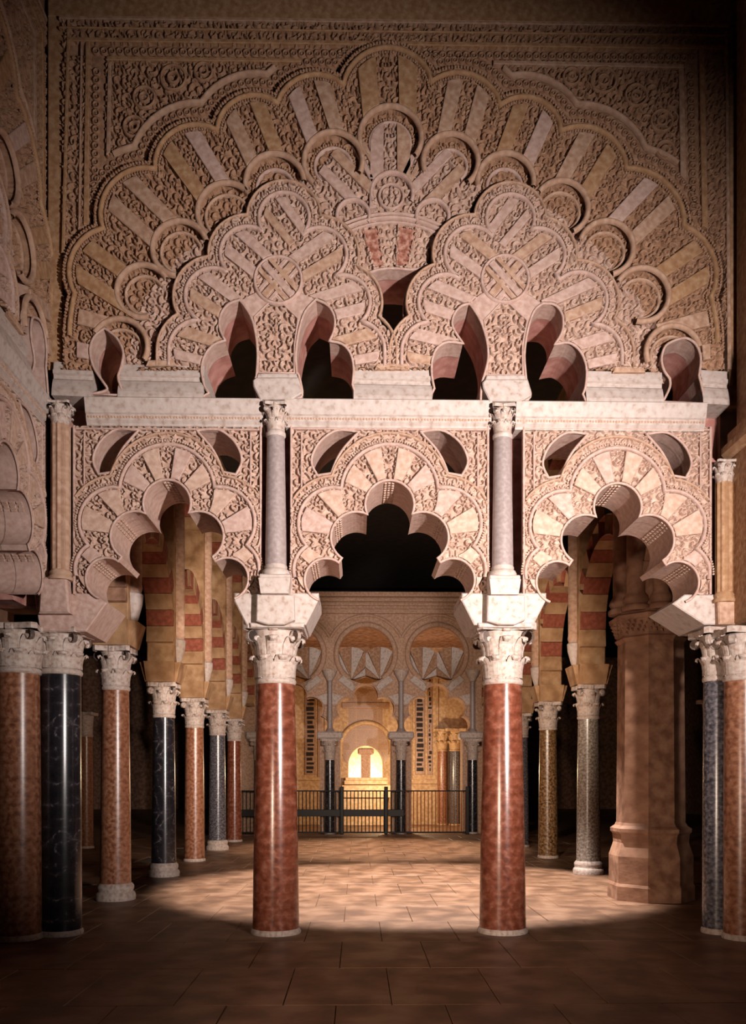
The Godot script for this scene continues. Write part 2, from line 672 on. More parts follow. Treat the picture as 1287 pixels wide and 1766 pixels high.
	var g := flat("lamp_glass", C8(255, 240, 220), 0.4)
	g.emission_enabled = true
	g.emission = C8(255, 232, 205)
	g.emission_energy_multiplier = 2.0

# ---------------------------------------------------------------- the carving: a tile of curling leaves
const TS := 256
const TM := 0.0051           # metres per tile pixel
var tile := PackedFloat32Array()

func make_tile():
	tile.resize(TS * TS)
	tile.fill(0.0)
	var occ := PackedByteArray()
	occ.resize(TS * TS)
	occ.fill(0)
	var rng := RandomNumberGenerator.new()
	rng.seed = 77
	for pass_no in 3:
		var tries: int = [1500, 4000, 7000][pass_no]
		for t in tries:
			var p := Vector2(rng.randf() * TS, rng.randf() * TS)
			var ang := rng.randf() * TAU
			var turn := (rng.randf() * 0.22 + 0.10) * (1 if rng.randf() < 0.5 else -1)
			var len_n: int = [15, 10, 5][pass_no] + rng.randi() % 4
			var r0: float = [3.4, 2.9, 2.4][pass_no]
			var line := []
			var ok := true
			for s in len_n:
				var f := float(s) / (len_n - 1)
				var r := r0 * (1.0 - 0.55 * absf(f - 0.35) / 0.65)
				line.append([p, r])
				for q in [Vector2.ZERO, Vector2(r + 1.1, 0), Vector2(-r - 1.1, 0), Vector2(0, r + 1.1), Vector2(0, -r - 1.1)]:
					var x := posmod(int(p.x + q.x), TS)
					var y := posmod(int(p.y + q.y), TS)
					if occ[y * TS + x]:
						ok = false
						break
				if not ok:
					break
				p += Vector2.from_angle(ang) * 1.5
				ang += turn * (0.6 + 1.2 * f)
			if not ok:
				continue
			for d in line:
				var c: Vector2 = d[0]
				var r: float = d[1]
				for yy in range(int(c.y - r - 1), int(c.y + r + 2)):
					for xx in range(int(c.x - r - 1), int(c.x + r + 2)):
						var q := Vector2(xx, yy).distance_to(c)
						if q <= r:
							var i := posmod(yy, TS) * TS + posmod(xx, TS)
							occ[i] = 1
							tile[i] = maxf(tile[i], sqrt(maxf(0.0, 1.0 - pow(q / r, 2.0))) * 0.45 + 0.55)

# ---------------------------------------------------------------- the carved screen as a relief
const H := 0.0075
const X0 := -3.66
const Y0 := 3.62
const NX := 984
const NY := 842
var own := PackedInt32Array()
var lev := PackedFloat32Array()
var owners := []

func carver(parent: Node, called: String, matname: String, origin: Vector2, dir: Vector2, mode := 0, amp := 0.024, kind := "") -> int:
	owners.append({"p": parent, "n": called, "m": matname, "o": w2(origin), "a": Vector2(dir.x, -dir.y).angle(), "mode": mode, "amp": amp, "kind": kind})
	return owners.size() - 1

# scan-line fill of a pixel polygon: who owns the spot and how far forward it stands
func fill(poly: PackedVector2Array, who: int, level := NAN):
	var q := w2s(poly)
	var n := q.size()
	var lo := INF
	var hi := -INF
	for p in q:
		lo = minf(lo, p.y)
		hi = maxf(hi, p.y)
	for j in range(maxi(0, ceili((lo - Y0) / H)), mini(NY - 1, floori((hi - Y0) / H)) + 1):
		var y := Y0 + j * H + 0.00003
		var xs := []
		for i in n:
			var a := q[i]
			var b := q[(i + 1) % n]
			if (a.y <= y) != (b.y <= y):
				xs.append(a.x + (b.x - a.x) * (y - a.y) / (b.y - a.y))
		xs.sort()
		for k in range(0, xs.size() - 1, 2):
			for i in range(maxi(0, ceili((xs[k] - X0) / H)), mini(NX - 1, floori((xs[k + 1] - X0) / H)) + 1):
				var v := j * NX + i
				if who > -10:
					own[v] = who
				if not is_nan(level):
					lev[v] = level

func raise_relief():
	# height of every grid point
	var z := PackedFloat32Array()
	z.resize(NX * NY)
	var ca := PackedFloat32Array()
	var sa := PackedFloat32Array()
	var ox := PackedFloat32Array()
	var oy := PackedFloat32Array()
	var am := PackedFloat32Array()
	var mo := PackedInt32Array()
	for o in owners:
		ca.append(cos(o.a)); sa.append(sin(o.a)); ox.append(o.o.x); oy.append(o.o.y); am.append(o.amp); mo.append(o.mode)
	var inv := 1.0 / TM
	for j in NY:
		var y := Y0 + j * H
		for i in NX:
			var v := j * NX + i
			var o := own[v]
			var h := lev[v]
			if o >= 0 and mo[o] < 2:
				var x := X0 + i * H - ox[o]
				var yy := y - oy[o]
				var u := (x * ca[o] + yy * sa[o]) * inv
				var w := (yy * ca[o] - x * sa[o]) * inv
				if mo[o] == 1:
					w = absf(w)
				h += tile[(int(floor(w)) & 255) * TS + (int(floor(u)) & 255)] * am[o]
			z[v] = h
	# cells of each owner
	var cells := []
	for o in owners:
		cells.append(PackedInt32Array())
	for j in range(1, NY - 2):
		for i in range(1, NX - 2):
			var v := j * NX + i
			var o := own[v]
			if o >= 0 and own[v + 1] != CUT and own[v + NX] != CUT and own[v + NX + 1] != CUT and own[v + 1] != -1 and own[v + NX] != -1 and own[v + NX + 1] != -1:
				cells[o].append(v)
	var slot := PackedInt32Array()
	slot.resize(NX * NY)
	var stamp := PackedInt32Array()
	stamp.resize(NX * NY)
	stamp.fill(-1)
	for o in owners.size():
		var list: PackedInt32Array = cells[o]
		if list.size() < 4:
			continue
		var vs := PackedVector3Array()
		var ns := PackedVector3Array()
		var ix := PackedInt32Array()
		for v in list:
			for q in [v, v + 1, v + NX, v + NX + 1]:
				if stamp[q] != o:
					stamp[q] = o
					slot[q] = vs.size()
					vs.append(Vector3(X0 + (q % NX) * H, Y0 + (q / NX) * H, z[q]))
					ns.append(Vector3(z[q - 1] - z[q + 1], z[q - NX] - z[q + NX], 2 * H).normalized())
			ix.append(slot[v]); ix.append(slot[v + NX]); ix.append(slot[v + 1])
			ix.append(slot[v + 1]); ix.append(slot[v + NX]); ix.append(slot[v + NX + 1])
		var a := []
		a.resize(Mesh.ARRAY_MAX)
		a[Mesh.ARRAY_VERTEX] = vs
		a[Mesh.ARRAY_NORMAL] = ns
		a[Mesh.ARRAY_INDEX] = ix
		var m := ArrayMesh.new()
		m.add_surface_from_arrays(Mesh.PRIMITIVE_TRIANGLES, a)
		var d: Dictionary = owners[o]
		var node := add(d.n, m, M[d.m], d.p)
		if d.kind:
			node.set_meta("kind", d.kind)

# ---------------------------------------------------------------- data traced from the photograph (pixels)
var G_CUSP := [[116, 640], [120, 517], [166, 395], [258, 287], [367, 217], [474, 170], [585, 137], [751, 133], [868, 173], [975, 219], [1088, 288], [1188, 391], [1234, 522], [1242, 640]]
var G_SAG := [6, 28, 33, 30, 26, 23, 53, 25, 26, 28, 27, 27, 6]
var I_C := [[210, 605, 48], [250, 510, 45], [313, 437, 47], [393, 375, 50], [475, 325, 50], [575, 288, 50], [673, 247, 53], [776, 288, 47], [870, 322, 48], [965, 367, 46], [1042, 436, 46], [1103, 516, 46], [1156, 615, 46]]
var L_C := [[345, 610, 51], [370, 518, 48], [428, 445, 46], [491, 384, 43], [552, 447, 46], [592, 528, 46], [613, 610, 50]]
var R_C := [[742, 612, 50], [768, 528, 47], [812, 445, 46], [878, 385, 41], [926, 447, 45], [995, 525, 48], [1020, 615, 49]]
var HOLES := {
	"l1": [[[416, 525], [396, 532], [383, 550], [381, 572], [390, 594]], [[390, 594], [370, 602], [356, 619], [350, 642], [354, 668], [362, 684]], [[362, 684], [345, 695]], [[345, 695], [451, 697]], [[451, 697], [440, 672], [444, 655]], [[444, 655], [446, 620], [443, 585], [434, 552], [416, 525]]],
	"l2": [[[513, 650], [511, 620], [516, 580], [527, 545], [546, 524]], [[546, 524], [566, 534], [577, 553], [577, 575], [569, 595]], [[569, 595], [590, 600], [604, 615], [610, 640], [608, 670]], [[608, 670], [617, 700]], [[617, 700], [505, 697]], [[505, 697], [522, 688], [517, 656], [513, 650]]],
	"r1": [[[809, 531], [793, 536], [781, 552], [780, 572], [797, 599]], [[797, 599], [770, 597], [752, 608], [744, 630], [744, 655], [748, 676]], [[748, 676], [735, 703]], [[735, 703], [827, 699]], [[827, 699], [829, 670], [833, 655]], [[833, 655], [840, 625], [838, 595], [827, 560], [809, 531]]],
	"r2": [[[905, 660], [902, 620], [907, 580], [918, 545], [933, 531]], [[933, 531], [954, 533], [967, 550], [967, 578], [954, 601]], [[954, 601], [978, 598], [998, 613], [1008, 640], [1007, 670], [1002, 686]], [[1002, 686], [1010, 707]], [[1010, 707], [891, 706]], [[891, 706], [912, 690], [907, 668], [905, 660]]],
	"g1": [[[185, 574], [168, 588], [160, 610], [166, 640], [184, 668]], [[184, 668], [188, 680], [158, 687]], [[158, 687], [218, 688]], [[218, 688], [209, 665], [208, 655]], [[208, 655], [215, 632], [216, 612], [205, 590], [185, 574]]],
	"g2": [[[1160, 594], [1143, 604], [1136, 625], [1140, 645], [1150, 660]], [[1150, 660], [1150, 675], [1138, 700]], [[1138, 700], [1211, 703]], [[1211, 703], [1205, 675], [1200, 655]], [[1200, 655], [1203, 625], [1195, 602], [1178, 591], [1160, 594]]],
	"c": [[[629, 471], [655, 463], [680, 461], [712, 463], [742, 458]], [[742, 458], [717, 474], [702, 500], [697, 530], [698, 558]], [[698, 558], [676, 582]], [[676, 582], [656, 561]], [[656, 561], [657, 535], [650, 504], [629, 471]]],
}
var BAYS := [[290, -2.0, 0.95], [672, 0.0, 1.0], [1063, 4.0, 0.95]]

func bay_circles(b, list: Array) -> Array:
	var r := []
	for c in list:
		r.append([b[0] + c[0] * b[2], c[1] + b[1], c[2] * (1.0 + b[2]) / 2.0])
	return r

func bay_pts(b, list: Array) -> PackedVector2Array:
	var r := PackedVector2Array()
	for c in list:
		r.append(Vector2(b[0] + c[0] * b[2], c[1] + b[1]))
	return r

const DZ := 0.014    # how far the mouldings stand clear of the carving
const GZ := 0.065
const RZ := -0.035
const LZ := 0.05
const BACK := -0.7
const BODY := -0.22

func arc_circle(a: Vector2, b: Vector2, sag: float) -> Array:
	var h := a.distance_to(b) / 2.0
	var r := (h * h + sag * sag) / (2.0 * sag)
	var n := (b - a).normalized().orthogonal()    # up on the page for a left-to-right chord
	if n.y > 0.2 or (absf(n.y) <= 0.2 and n.dot((a + b) / 2.0 - Vector2(675, 640)) < 0):
		n = -n
	var c := (a + b) / 2.0 + n * (sag - r)
	return [c.x, c.y, r]

# a strip along dir from mid, between side offsets e0 and e1, narrowing by taper
func strip(mid: Vector2, dir: Vector2, e0: float, e1: float, back: float, length: float, taper: float) -> PackedVector2Array:
	var u := dir.normalized()
	var v := Vector2(-u.y, u.x)
	return PackedVector2Array([mid - u * back + v * e0, mid - u * back + v * e1, mid + u * length + v * e1 * taper, mid + u * length + v * e0 * taper])

func nearest_piece(polys: Array, to: Vector2) -> PackedVector2Array:
	var best := PackedVector2Array()
	var bd := INF
	for p in polys:
		if absf(area(p)) < 40.0:
			continue
		var c := Vector2.ZERO
		for q in p:
			c += q / p.size()
		if c.distance_to(to) < bd:
			bd = c.distance_to(to)
			best = p
	return best

var tone := 0
func plain_stone(parent: Node, poly: PackedVector2Array, z0: float, z1: float, called := "voussoir", set_of := ["stone_tan", "stone_ochre", "stone_tan", "stone_ochre", "stone_rose"]):
	if poly.size() < 3:
		return
	tone += 1
	var deep := Geometry2D.offset_polygon(poly, -3.0)
	for d in deep:
		fill(d, -2)
	add(called, slab(w2s(poly), z0, z1 + 0.002 * (tone % 3), 0.007), M[set_of[(tone * 7) % set_of.size()]], parent)

func intrados(parent: Node, path: PackedVector2Array, z1: float, closed := true):
	# lining of an opening from the wall's body to its front edge, with a slim roll round the rim
	var mb := MB.new()
	var q := clean(w2s(path), 0.004)
	var n := q.size()
	for i in (n if closed else n - 1):
		var a := q[i]
		var b := q[(i + 1) % n]
		var o := (b - a).orthogonal()
		mb.quad(Vector3(a.x, a.y, BODY - 0.01), Vector3(b.x, b.y, BODY - 0.01), Vector3(b.x, b.y, z1), Vector3(a.x, a.y, z1), Vector3(o.x, o.y, 0))
	add("intrados", mb.done(), M.stone_rose, parent)
	add("rim", bar(path, z1 - 0.004, 2.2, 0.016, closed), M.stone_rose, parent)

var KEEP := {}
func build_screen():
	own.resize(NX * NY)
	own.fill(-1)
	lev.resize(NX * NY)
	lev.fill(-0.1)
	var holes := {}
	for k in HOLES:
		holes[k] = smooth(HOLES[k])
	# ---- things
	var frame := thing("carved_frame", "carved stucco frame and corner panels round the great lobed arch", "wall panel", at_px(675, 645))
	var great := thing("great_lobed_arch", "great lobed arch of alternating plain and carved voussoirs spanning the whole screen", "arch", at_px(675, 645))
	var arc_l := thing("interlaced_arch", "interlaced lobed arch rising over the grey colonnette beside the left red column", "arch", at_px(480, 645))
	var arc_r := thing("interlaced_arch", "interlaced lobed arch rising over the grey colonnette beside the right red column", "arch", at_px(870, 645))
	var arc_c := thing("interlaced_arch", "recessed interlaced arch in the middle with a rosette over a round moulding", "arch", at_px(676, 585))
	KEEP = {"frame": frame, "great": great, "arc_l": arc_l, "arc_r": arc_r, "arc_c": arc_c}
	# ---- curves
	var g := []
	for i in 13:
		g.append(arc_circle(V(G_CUSP[i]), V(G_CUSP[i + 1]), G_SAG[i]))
	var ref := Vector2(675, 640)
	var closed := func(path: PackedVector2Array, yb: float) -> PackedVector2Array:
		var p := path.duplicate()
		p.append(Vector2(path[-1].x, yb))
		p.append(Vector2(path[0].x, yb))
		return p
	var cusp_path := func(off: float) -> PackedVector2Array:
		return lobed(g, off, ref, 180.0, 0.0)
	var g0: PackedVector2Array = closed.call(cusp_path.call(0.0), 645.0)
	var g_groove: PackedVector2Array = closed.call(cusp_path.call(7.0), 645.0)
	var g_in: PackedVector2Array = closed.call(cusp_path.call(-26.0), 645.0)
	var g_out: PackedVector2Array = closed.call(cusp_path.call(40.0), 645.0)
	var l_ref := Vector2(482, 600)
	var r_ref := Vector2(874, 600)
	var lobes_l := func(off: float) -> PackedVector2Array:
		var p := lobed(L_C, off, l_ref, 180.0, 0.0)
		p.insert(0, Vector2(p[0].x, 638))
		p.append(Vector2(p[-1].x, 638))
		return p
	var lobes_r := func(off: float) -> PackedVector2Array:
		var p := lobed(R_C, off, r_ref, 180.0, 0.0)
		p.insert(0, Vector2(p[0].x, 638))
		p.append(Vector2(p[-1].x, 638))
		return p
	var l_all: PackedVector2Array = lobes_l.call(22.0)
	var r_all: PackedVector2Array = lobes_r.call(22.0)
	var l_in: PackedVector2Array = lobes_l.call(-5.0)
	var r_in: PackedVector2Array = lobes_r.call(-5.0)
	var inner := PackedVector2Array()
	for c in I_C:
		inner.append(Vector2(c[0], c[1]))
	inner[0] = Vector2(210, 640)
	inner[12] = Vector2(1156, 640)
	var i_discs := []
	for c in I_C:
		i_discs.append(circ(V(c), c[2] + 3.0))
	# ---- grounds
	var o_frame := carver(frame, "carved_ground", "stucco", Vector2(675, 100), Vector2(1, 0), 0, 0.046)
	fill(pts([[108, 34], [1256, 50], [1256, 645], [108, 645]]), o_frame, 0.0)
	for s in [[[195, 112], [560, 116], [560, 420], [160, 420]], [[780, 118], [1172, 126], [1182, 420], [780, 420]]]:
		var sp := biggest(cut_by(pts(s), [g_out]))
		fill(sp, carver(frame, "spandrel_panel", "stucco", sp[0], Vector2(0.8, 0.6), 1, 0.056), -0.018)
	var o_chain := carver(frame, "chain_ground", "stucco", Vector2(675, 90), Vector2(1, 0), 2, 0.0)
	for q in [[[159, 80], [184, 80], [181, 392], [157, 392]], [[1181, 92], [1203, 92], [1207, 396], [1183, 396]], [[120, 79], [1248, 92], [1248, 112], [120, 101]]]:
		fill(pts(q), o_chain, 0.006)
	var g_chain: PackedVector2Array = closed.call(cusp_path.call(33.0), 430.0)
	fill(biggest(within([g_chain], pts([[158, 80], [1206, 92], [1206, 430], [158, 430]]))), o_chain, 0.006)
	fill(g_groove, carver(frame, "groove", "stucco", Vector2(675, 90), Vector2(1, 0), 2, 0.0), -0.17)
	var o_band := carver(great, "carved_band", "stucco", Vector2(675, 90), Vector2(1, 0), 0, 0.034)
	fill(g0, o_band, GZ)
	for i in 13:
		var c: Array = I_C[i]
		fill(circ(V(c), c[2]), carver(great, "lobe_field", "stucco", V(c), V(c) - Vector2(675, 700), 1, 0.044), RZ)
	fill(inner, carver(arc_c, "carved_ground", "stucco_pale", Vector2(675, 440), Vector2(0, 1), 1, 0.044), RZ)
	fill(l_all, carver(arc_l, "carved_ground", "stucco_pale", Vector2(482, 480), Vector2(0, 1), 1, 0.042), LZ)
	for q in within([Geometry2D.offset_polygon(r_all, 7.0)[0]], pts([[690, 322], [842, 322], [842, 372], [742, 474], [690, 474]])):
		fill(q, carver(arc_c, "groove", "stucco", Vector2(742, 440), Vector2(0, 1), 2, 0.0), -0.19)
	fill(r_all, carver(arc_r, "carved_ground", "stucco_pale", Vector2(872, 480), Vector2(0, 1), 1, 0.042), LZ)
	var hole_list := []
	for k in holes:
		hole_list.append(Geometry2D.offset_polygon(holes[k], 3.0)[0])
	# ---- voussoirs of the great arch
	var over := [l_all, r_all, inner] + i_discs + hole_list
	var mids := []
	var dirs := []
	for i in 13:
		var a := V(G_CUSP[i])
		var b := V(G_CUSP[i + 1])
		var m := (a + b) / 2.0
		mids.append(m)
		var d := V(I_C[i]) - m
		if i == 0: d = Vector2(1, 0.22)
		if i == 12: d = Vector2(-1, 0.22)
		if i == 1: d = Vector2(107, 74)
		if i == 11: d = Vector2(-108, 70)
		dirs.append(d.normalized())
	for i in 13:
		var w := 40.0 if i != 6 else 54.0
		var cw := 13.0 if i != 6 else 20.0
		var back := 70.0 if i == 6 else 40.0
		if i == 0 or i == 12:
			w = 44.0
			cw = 16.0
		for e in [[-w, -cw], [cw, w]]:
			var p := within([strip(mids[i], dirs[i], e[0], e[1], back, 190, 0.74)], g_in)
			var best := PackedVector2Array()
			for q in p:
				var piece := nearest_piece(cut_by(q, over), mids[i])
				if absf(area(piece)) > absf(area(best)):
					best = piece
			plain_stone(great, best, GZ - 0.02, GZ + 0.046)
		var cp := within([strip(mids[i], dirs[i], -cw + 1, cw - 1, back, 190, 0.74)], g_in)
		var cb := PackedVector2Array()
		for q in cp:
			var piece := nearest_piece(cut_by(q, over), mids[i])
			if absf(area(piece)) > absf(area(cb)):
				cb = piece
		if cb.size() > 2:
			fill(cb, carver(great, "carved_panel", "stucco", mids[i], dirs[i], 1, 0.052), GZ - 0.020)
		if i < 12:
			var u: Vector2 = dirs[i]
			var u2: Vector2 = dirs[i + 1]
			var w2_ := 41.0 if i + 1 != 6 else 55.0
			var w1_ := 41.0 if i != 6 else 55.0
			var wedge := PackedVector2Array([mids[i] - u * back + Vector2(-u.y, u.x) * -w1_, mids[i] + u * 190 + Vector2(-u.y, u.x) * -w1_ * 0.74, mids[i + 1] + u2 * 190 + Vector2(-u2.y, u2.x) * w2_ * 0.74, mids[i + 1] - u2 * 40 + Vector2(-u2.y, u2.x) * w2_])
			var pieces := []
			for q in within([wedge], g_in):
				pieces += cut_by(q, over)
			var wp := nearest_piece(pieces, V(G_CUSP[i + 1]))
			if wp.size() > 2:
				fill(wp, carver(great, "carved_panel", "stucco", V(G_CUSP[i + 1]), u + u2, 1, 0.052), GZ - 0.020)
	# ---- mouldings of the great arch
	add("bead_row", beads(cusp_path.call(-4.0), GZ + 0.03, 5.4, 2.5, 0.022), M.stucco, great).set_meta("kind", "stuff")
	add("roll_moulding", bar(cusp_path.call(-13.0), GZ + DZ, 4.6, 0.046), M.stone_ochre, great)
	add("bead_row", beads(cusp_path.call(-21.0), GZ + 0.028, 4.6, 2.1, 0.02), M.stucco, great).set_meta("kind", "stuff")
	for i in 13:
		var c: Array = I_C[i]
		var others := [l_all, r_all] + hole_list
		for j in 13:
			if absi(i - j) == 1:
				others.append(circ(V(I_C[j]), I_C[j][2] - 3.0))
		var out_a := rad_to_deg((V(c) - Vector2(675, 720)).angle())
		if i == 0: out_a = -100.0
		if i == 12: out_a = -75.0
		var arc := func(r: float) -> PackedVector2Array:
			var p := PackedVector2Array()
			for k in 41:
				p.append(V(c) + Vector2.from_angle(deg_to_rad(out_a + lerpf(-128, 128, k / 40.0))) * r)
			return p
		for run in outside(arc.call(c[2] + 0.0), others):
			var mb := MB.new()
			var q := w2s(run)
			bar_into(mb, q, GZ + DZ, 5.0 * K, 0.044)
			add("lobe_moulding", mb.done(), M.stone_tan, great)
		for run in outside(arc.call(c[2] - 12.0), others):
			if i in [4, 5, 6, 7, 8]:
				add("bead_row", beads(run, RZ + 0.035, 4.6, 2.1, 0.022), M.stucco, great).set_meta("kind", "stuff")
			else:
				add("lobe_moulding", bar(run, RZ + 0.02, 3.2, 0.04), M.stone_tan, great)
		for run in outside(arc.call(c[2] - 18.0), others):
			if i in [4, 5, 6, 7, 8]:
				add("lobe_moulding", bar(run, RZ + 0.02, 3.4, 0.04), M.stone_rose, great)
	# ---- outer moulding and frame strips
	var inside_frame := pts([[192, 112], [1170, 119], [1180, 345], [188, 300]])
	for run in outside(cusp_path.call(34.0), []):
		var keep := PackedVector2Array()
		for p in run:
			if Geometry2D.is_point_in_polygon(p, inside_frame):
				keep.append(p)
			elif keep.size() > 1:
				add("roll_moulding", bar(keep, DZ, 4.8, 0.05), M.stone_tan, frame)
				keep = PackedVector2Array()
			else:
				keep = PackedVector2Array()
		if keep.size() > 1:
			add("roll_moulding", bar(keep, DZ, 4.8, 0.05), M.stone_tan, frame)
	var chain := PackedVector2Array()
	for p in cusp_path.call(19.0):
		if p.x > 124 and p.x < 1244 and p.y < 470:
			chain.append(p)
	add("ring_chain", rings(chain, 0.004, 12.5, 6.2, 0.034), M.stucco, frame).set_meta("kind", "stuff")
	for q in [
		[[188, 112], [194, 112], [192, 268], [185, 272]], [[150, 78], [157, 78], [155, 392], [146, 392]], [[141, 78], [144, 78], [141, 398], [137, 400]], [[118, 40], [123, 40], [114, 440], [108, 440]],
		[[1168, 124], [1177, 124], [1182, 318], [1171, 306]], [[1203, 90], [1212, 90], [1219, 400], [1208, 393]], [[1248, 60], [1253, 60], [1259, 640], [1252, 640]],
		[[186, 103], [520, 107], [520, 113], [186, 110]], [[850, 110], [1177, 117], [1177, 124], [850, 117]],
		[[120, 70], [1250, 84], [1250, 91], [120, 77]], [[104, 34], [1256, 48], [1256, 53], [104, 39]], [[104, 52], [1256, 66], [1256, 69], [104, 55]]]:
		plain_stone(frame, pts(q), -0.02, 0.05, "strip", ["stone_ochre", "stone_tan"])
	for q in [[[82, 28], [109, 28], [107, 640], [82, 640]], [[1258, 46], [1296, 46], [1296, 700], [1258, 700]], [[82, -88], [1300, -88], [1300, 42], [82, 28]]]:
		add("border", slab(w2s(pts(q)), -0.14, 0.0, 0.01), M.stone_ochre, frame)
	add("ring_chain", rings(pts([[168, 120], [164, 380]]), 0.004, 14.0, 7.0, 0.034), M.stucco, frame).set_meta("kind", "stuff")
	add("ring_chain", rings(pts([[1190, 128], [1196, 385]]), 0.004, 14.0, 7.0, 0.034), M.stucco, frame).set_meta("kind", "stuff")
	add("ring_chain", rings(pts([[160, 91], [1200, 103]]), 0.004, 13.5, 6.6, 0.034), M.stucco, frame).set_meta("kind", "stuff")
	for q in [[300, 138, 21], [250, 172, 18], [232, 222, 17], [352, 128, 15], [1040, 142, 21], [1096, 168, 18], [1140, 212, 18], [1146, 262, 15], [985, 136, 14]]:
		add("scroll", bar(circ(V(q), q[2]), 0.016, 2.6, 0.036, true), M.stucco, frame)
		add("scroll", bar(circ(V(q), q[2] * 0.42), 0.016, 2.4, 0.036, true), M.stucco, frame)
	# ---- interlaced arches left and right: strips in each lobe, clipped by what overlies them
	var xl := Vector2(481, 491)
	var xr := Vector2(869, 489)
	var jobs := [
		[arc_l, L_C[3], Vector2(0.60, 0.80), [-25, -7, 13, 29], 46.0], [arc_l, L_C[2], Vector2(53, 46), [-30, -10, 10, 30], 80.0], [arc_l, L_C[4], Vector2(-71, 46), [-30, -10, 10, 30], 80.0],
		[arc_l, L_C[1], Vector2(165, 115), [-31, -10, 10, 31], 60.0], [arc_l, L_C[5], Vector2(-200, 55), [-31, -10, 10, 31], 60.0], [arc_l, L_C[0], Vector2(160, 44), [-34, -12, 10, 28], 60.0], [arc_l, L_C[6], Vector2(-160, 34), [-28, -10, 12, 34], 60.0],
		[arc_r, R_C[3], Vector2(-0.62, 0.78), [-29, -13, 7, 25], 46.0], [arc_r, R_C[2], Vector2(60, 46), [-30, -10, 10, 30], 80.0], [arc_r, R_C[4], Vector2(-65, 46), [-30, -10, 10, 30], 80.0],
		[arc_r, R_C[1], Vector2(200, 75), [-31, -10, 10, 31], 60.0], [arc_r, R_C[5], Vector2(-190, 80), [-31, -10, 10, 31], 60.0], [arc_r, R_C[0], Vector2(160, 34), [-34, -12, 10, 28], 60.0], [arc_r, R_C[6], Vector2(-160, 40), [-28, -10, 12, 34], 60.0],
	]
	var pier_l := smooth([[[444, 655], [446, 620], [443, 585], [434, 552], [416, 525]], [[416, 525], [440, 512], [478, 500], [520, 512], [546, 524]], [[546, 524], [527, 545], [516, 580], [511, 620], [513, 655]], [[513, 655], [444, 655]]])
	var pier_r := smooth([[[833, 658], [840, 625], [838, 595], [827, 560], [809, 531]], [[809, 531], [830, 512], [868, 500], [905, 512], [933, 531]], [[933, 531], [918, 545], [907, 580], [902, 620], [905, 658]], [[905, 658], [833, 658]]])
	for jb in jobs:
		var par: Node3D = jb[0]
		var c: Array = jb[1]
		var left := par == arc_l
		var dir: Vector2 = (jb[2] as Vector2).normalized()
		var e: Array = jb[3]
		var disc := circ(V(c), c[2] - 8.0)
		var region := merged([disc, strip(V(c), dir, -33, 33, 0, jb[4], 0.8)])
		var blocks := [circ(xl if left else xr, 43.0), pier_l if left else pier_r] + hole_list
		for cc in (L_C if left else R_C):
			if cc != c and (cc[1] > c[1] or (cc[1] < c[1] and c == (L_C if left else R_C)[3])):
				pass
		for kk in 3:
			var s := strip(V(c), dir, e[kk], e[kk + 1] - 0.6, 60, jb[4], 0.8)
			var piece := nearest_piece(within(cut_by(s, blocks), region), V(c) - dir * 10)
			if piece.size() < 3:
				continue
			if kk == 1:
				fill(piece, carver(par, "carved_panel", "stucco_pale", V(c), dir, 1, 0.052), LZ - 0.020)
			else:
				plain_stone(par, piece, LZ - 0.02, LZ + 0.045, "voussoir", ["stone_rose", "stone_tan", "stone_rose"])
	for side in [[arc_l, lobes_l, xl, pier_l, [[477, 519], [441, 554], [447, 600], [449, 648], [507, 648], [508, 600], [514, 557]], "l"], [arc_r, lobes_r, xr, pier_r, [[869, 523], [834, 560], [841, 600], [840, 652], [898, 652], [898, 600], [906, 560]], "r"]]:
		var par: Node3D = side[0]
		var path: Callable = side[1]
		var mirror: Array = [r_all] if side[5] == "l" else []
		add("roll_moulding", bar(path.call(0.0), LZ + DZ, 4.0, 0.046), M.stone_rose, par)
		add("bead_row", beads(path.call(6.5), LZ + 0.028, 4.4, 2.0, 0.022), M.stucco_pale, par).set_meta("kind", "stuff")
		add("roll_moulding", bar(path.call(20.5), LZ + DZ, 2.8, 0.036), M.stone_tan, par)
		# crossing medallion
		var x: Vector2 = side[2]
		fill(circ(x, 41.0), carver(par, "medallion_field", "stucco_pale", x, Vector2(0, 1), 1, 0.034), LZ + 0.006)
		add("medallion_rim", bar(circ(x, 40.0), LZ + 0.014, 3.4, 0.046, true), M.stone_rose, par)
		for dd in [Vector2(0.66, 0.75), Vector2(-0.66, 0.75)]:
			for of in [[-16, -9], [-6, 6], [9, 16]]:
				var rb := within([strip(x, dd, of[0], of[1], 50, 50, 1.0)], circ(x, 37.0))
				if rb:
					plain_stone(par, rb[0], LZ, LZ + (0.056 if dd.x > 0 else 0.05), "ribbon", ["stone_rose", "stone_tan"])
		# pier with its gabled carved panel
		var smooth_pier := carver(par, "pier_face", "stone_rose", x, Vector2(0, 1), 2, 0.0)
		fill(side[3], smooth_pier, LZ + 0.03)
		var pan := pts(side[4])
		fill(pan, carver(par, "carved_panel", "stucco_pale", pan[0], Vector2(0, 1), 1, 0.052), LZ - 0.020)
		add("panel_border", bar(inset(pan, -1.0), LZ + 0.022, 1.8, 0.018, true), M.stone_rose, par)
	# ---- the middle arch: rosette, strips, round moulding and the red voussoirs under it
	var mc := Vector2(675, 556)
	var block_c := [l_all, r_all, circ(Vector2(676, 335), 38.0), circ(Vector2(609, 374), 29.0), circ(Vector2(746, 374), 29.0), circ(mc, 196.0, 90)]
	var lobe_c := merged([circ(V(I_C[6]), 33.0), circ(V(I_C[5]), 31.0), circ(V(I_C[7]), 29.0), pts([[548, 302], [575, 262], [675, 235], [776, 262], [804, 302], [770, 386], [675, 395], [580, 386]])])
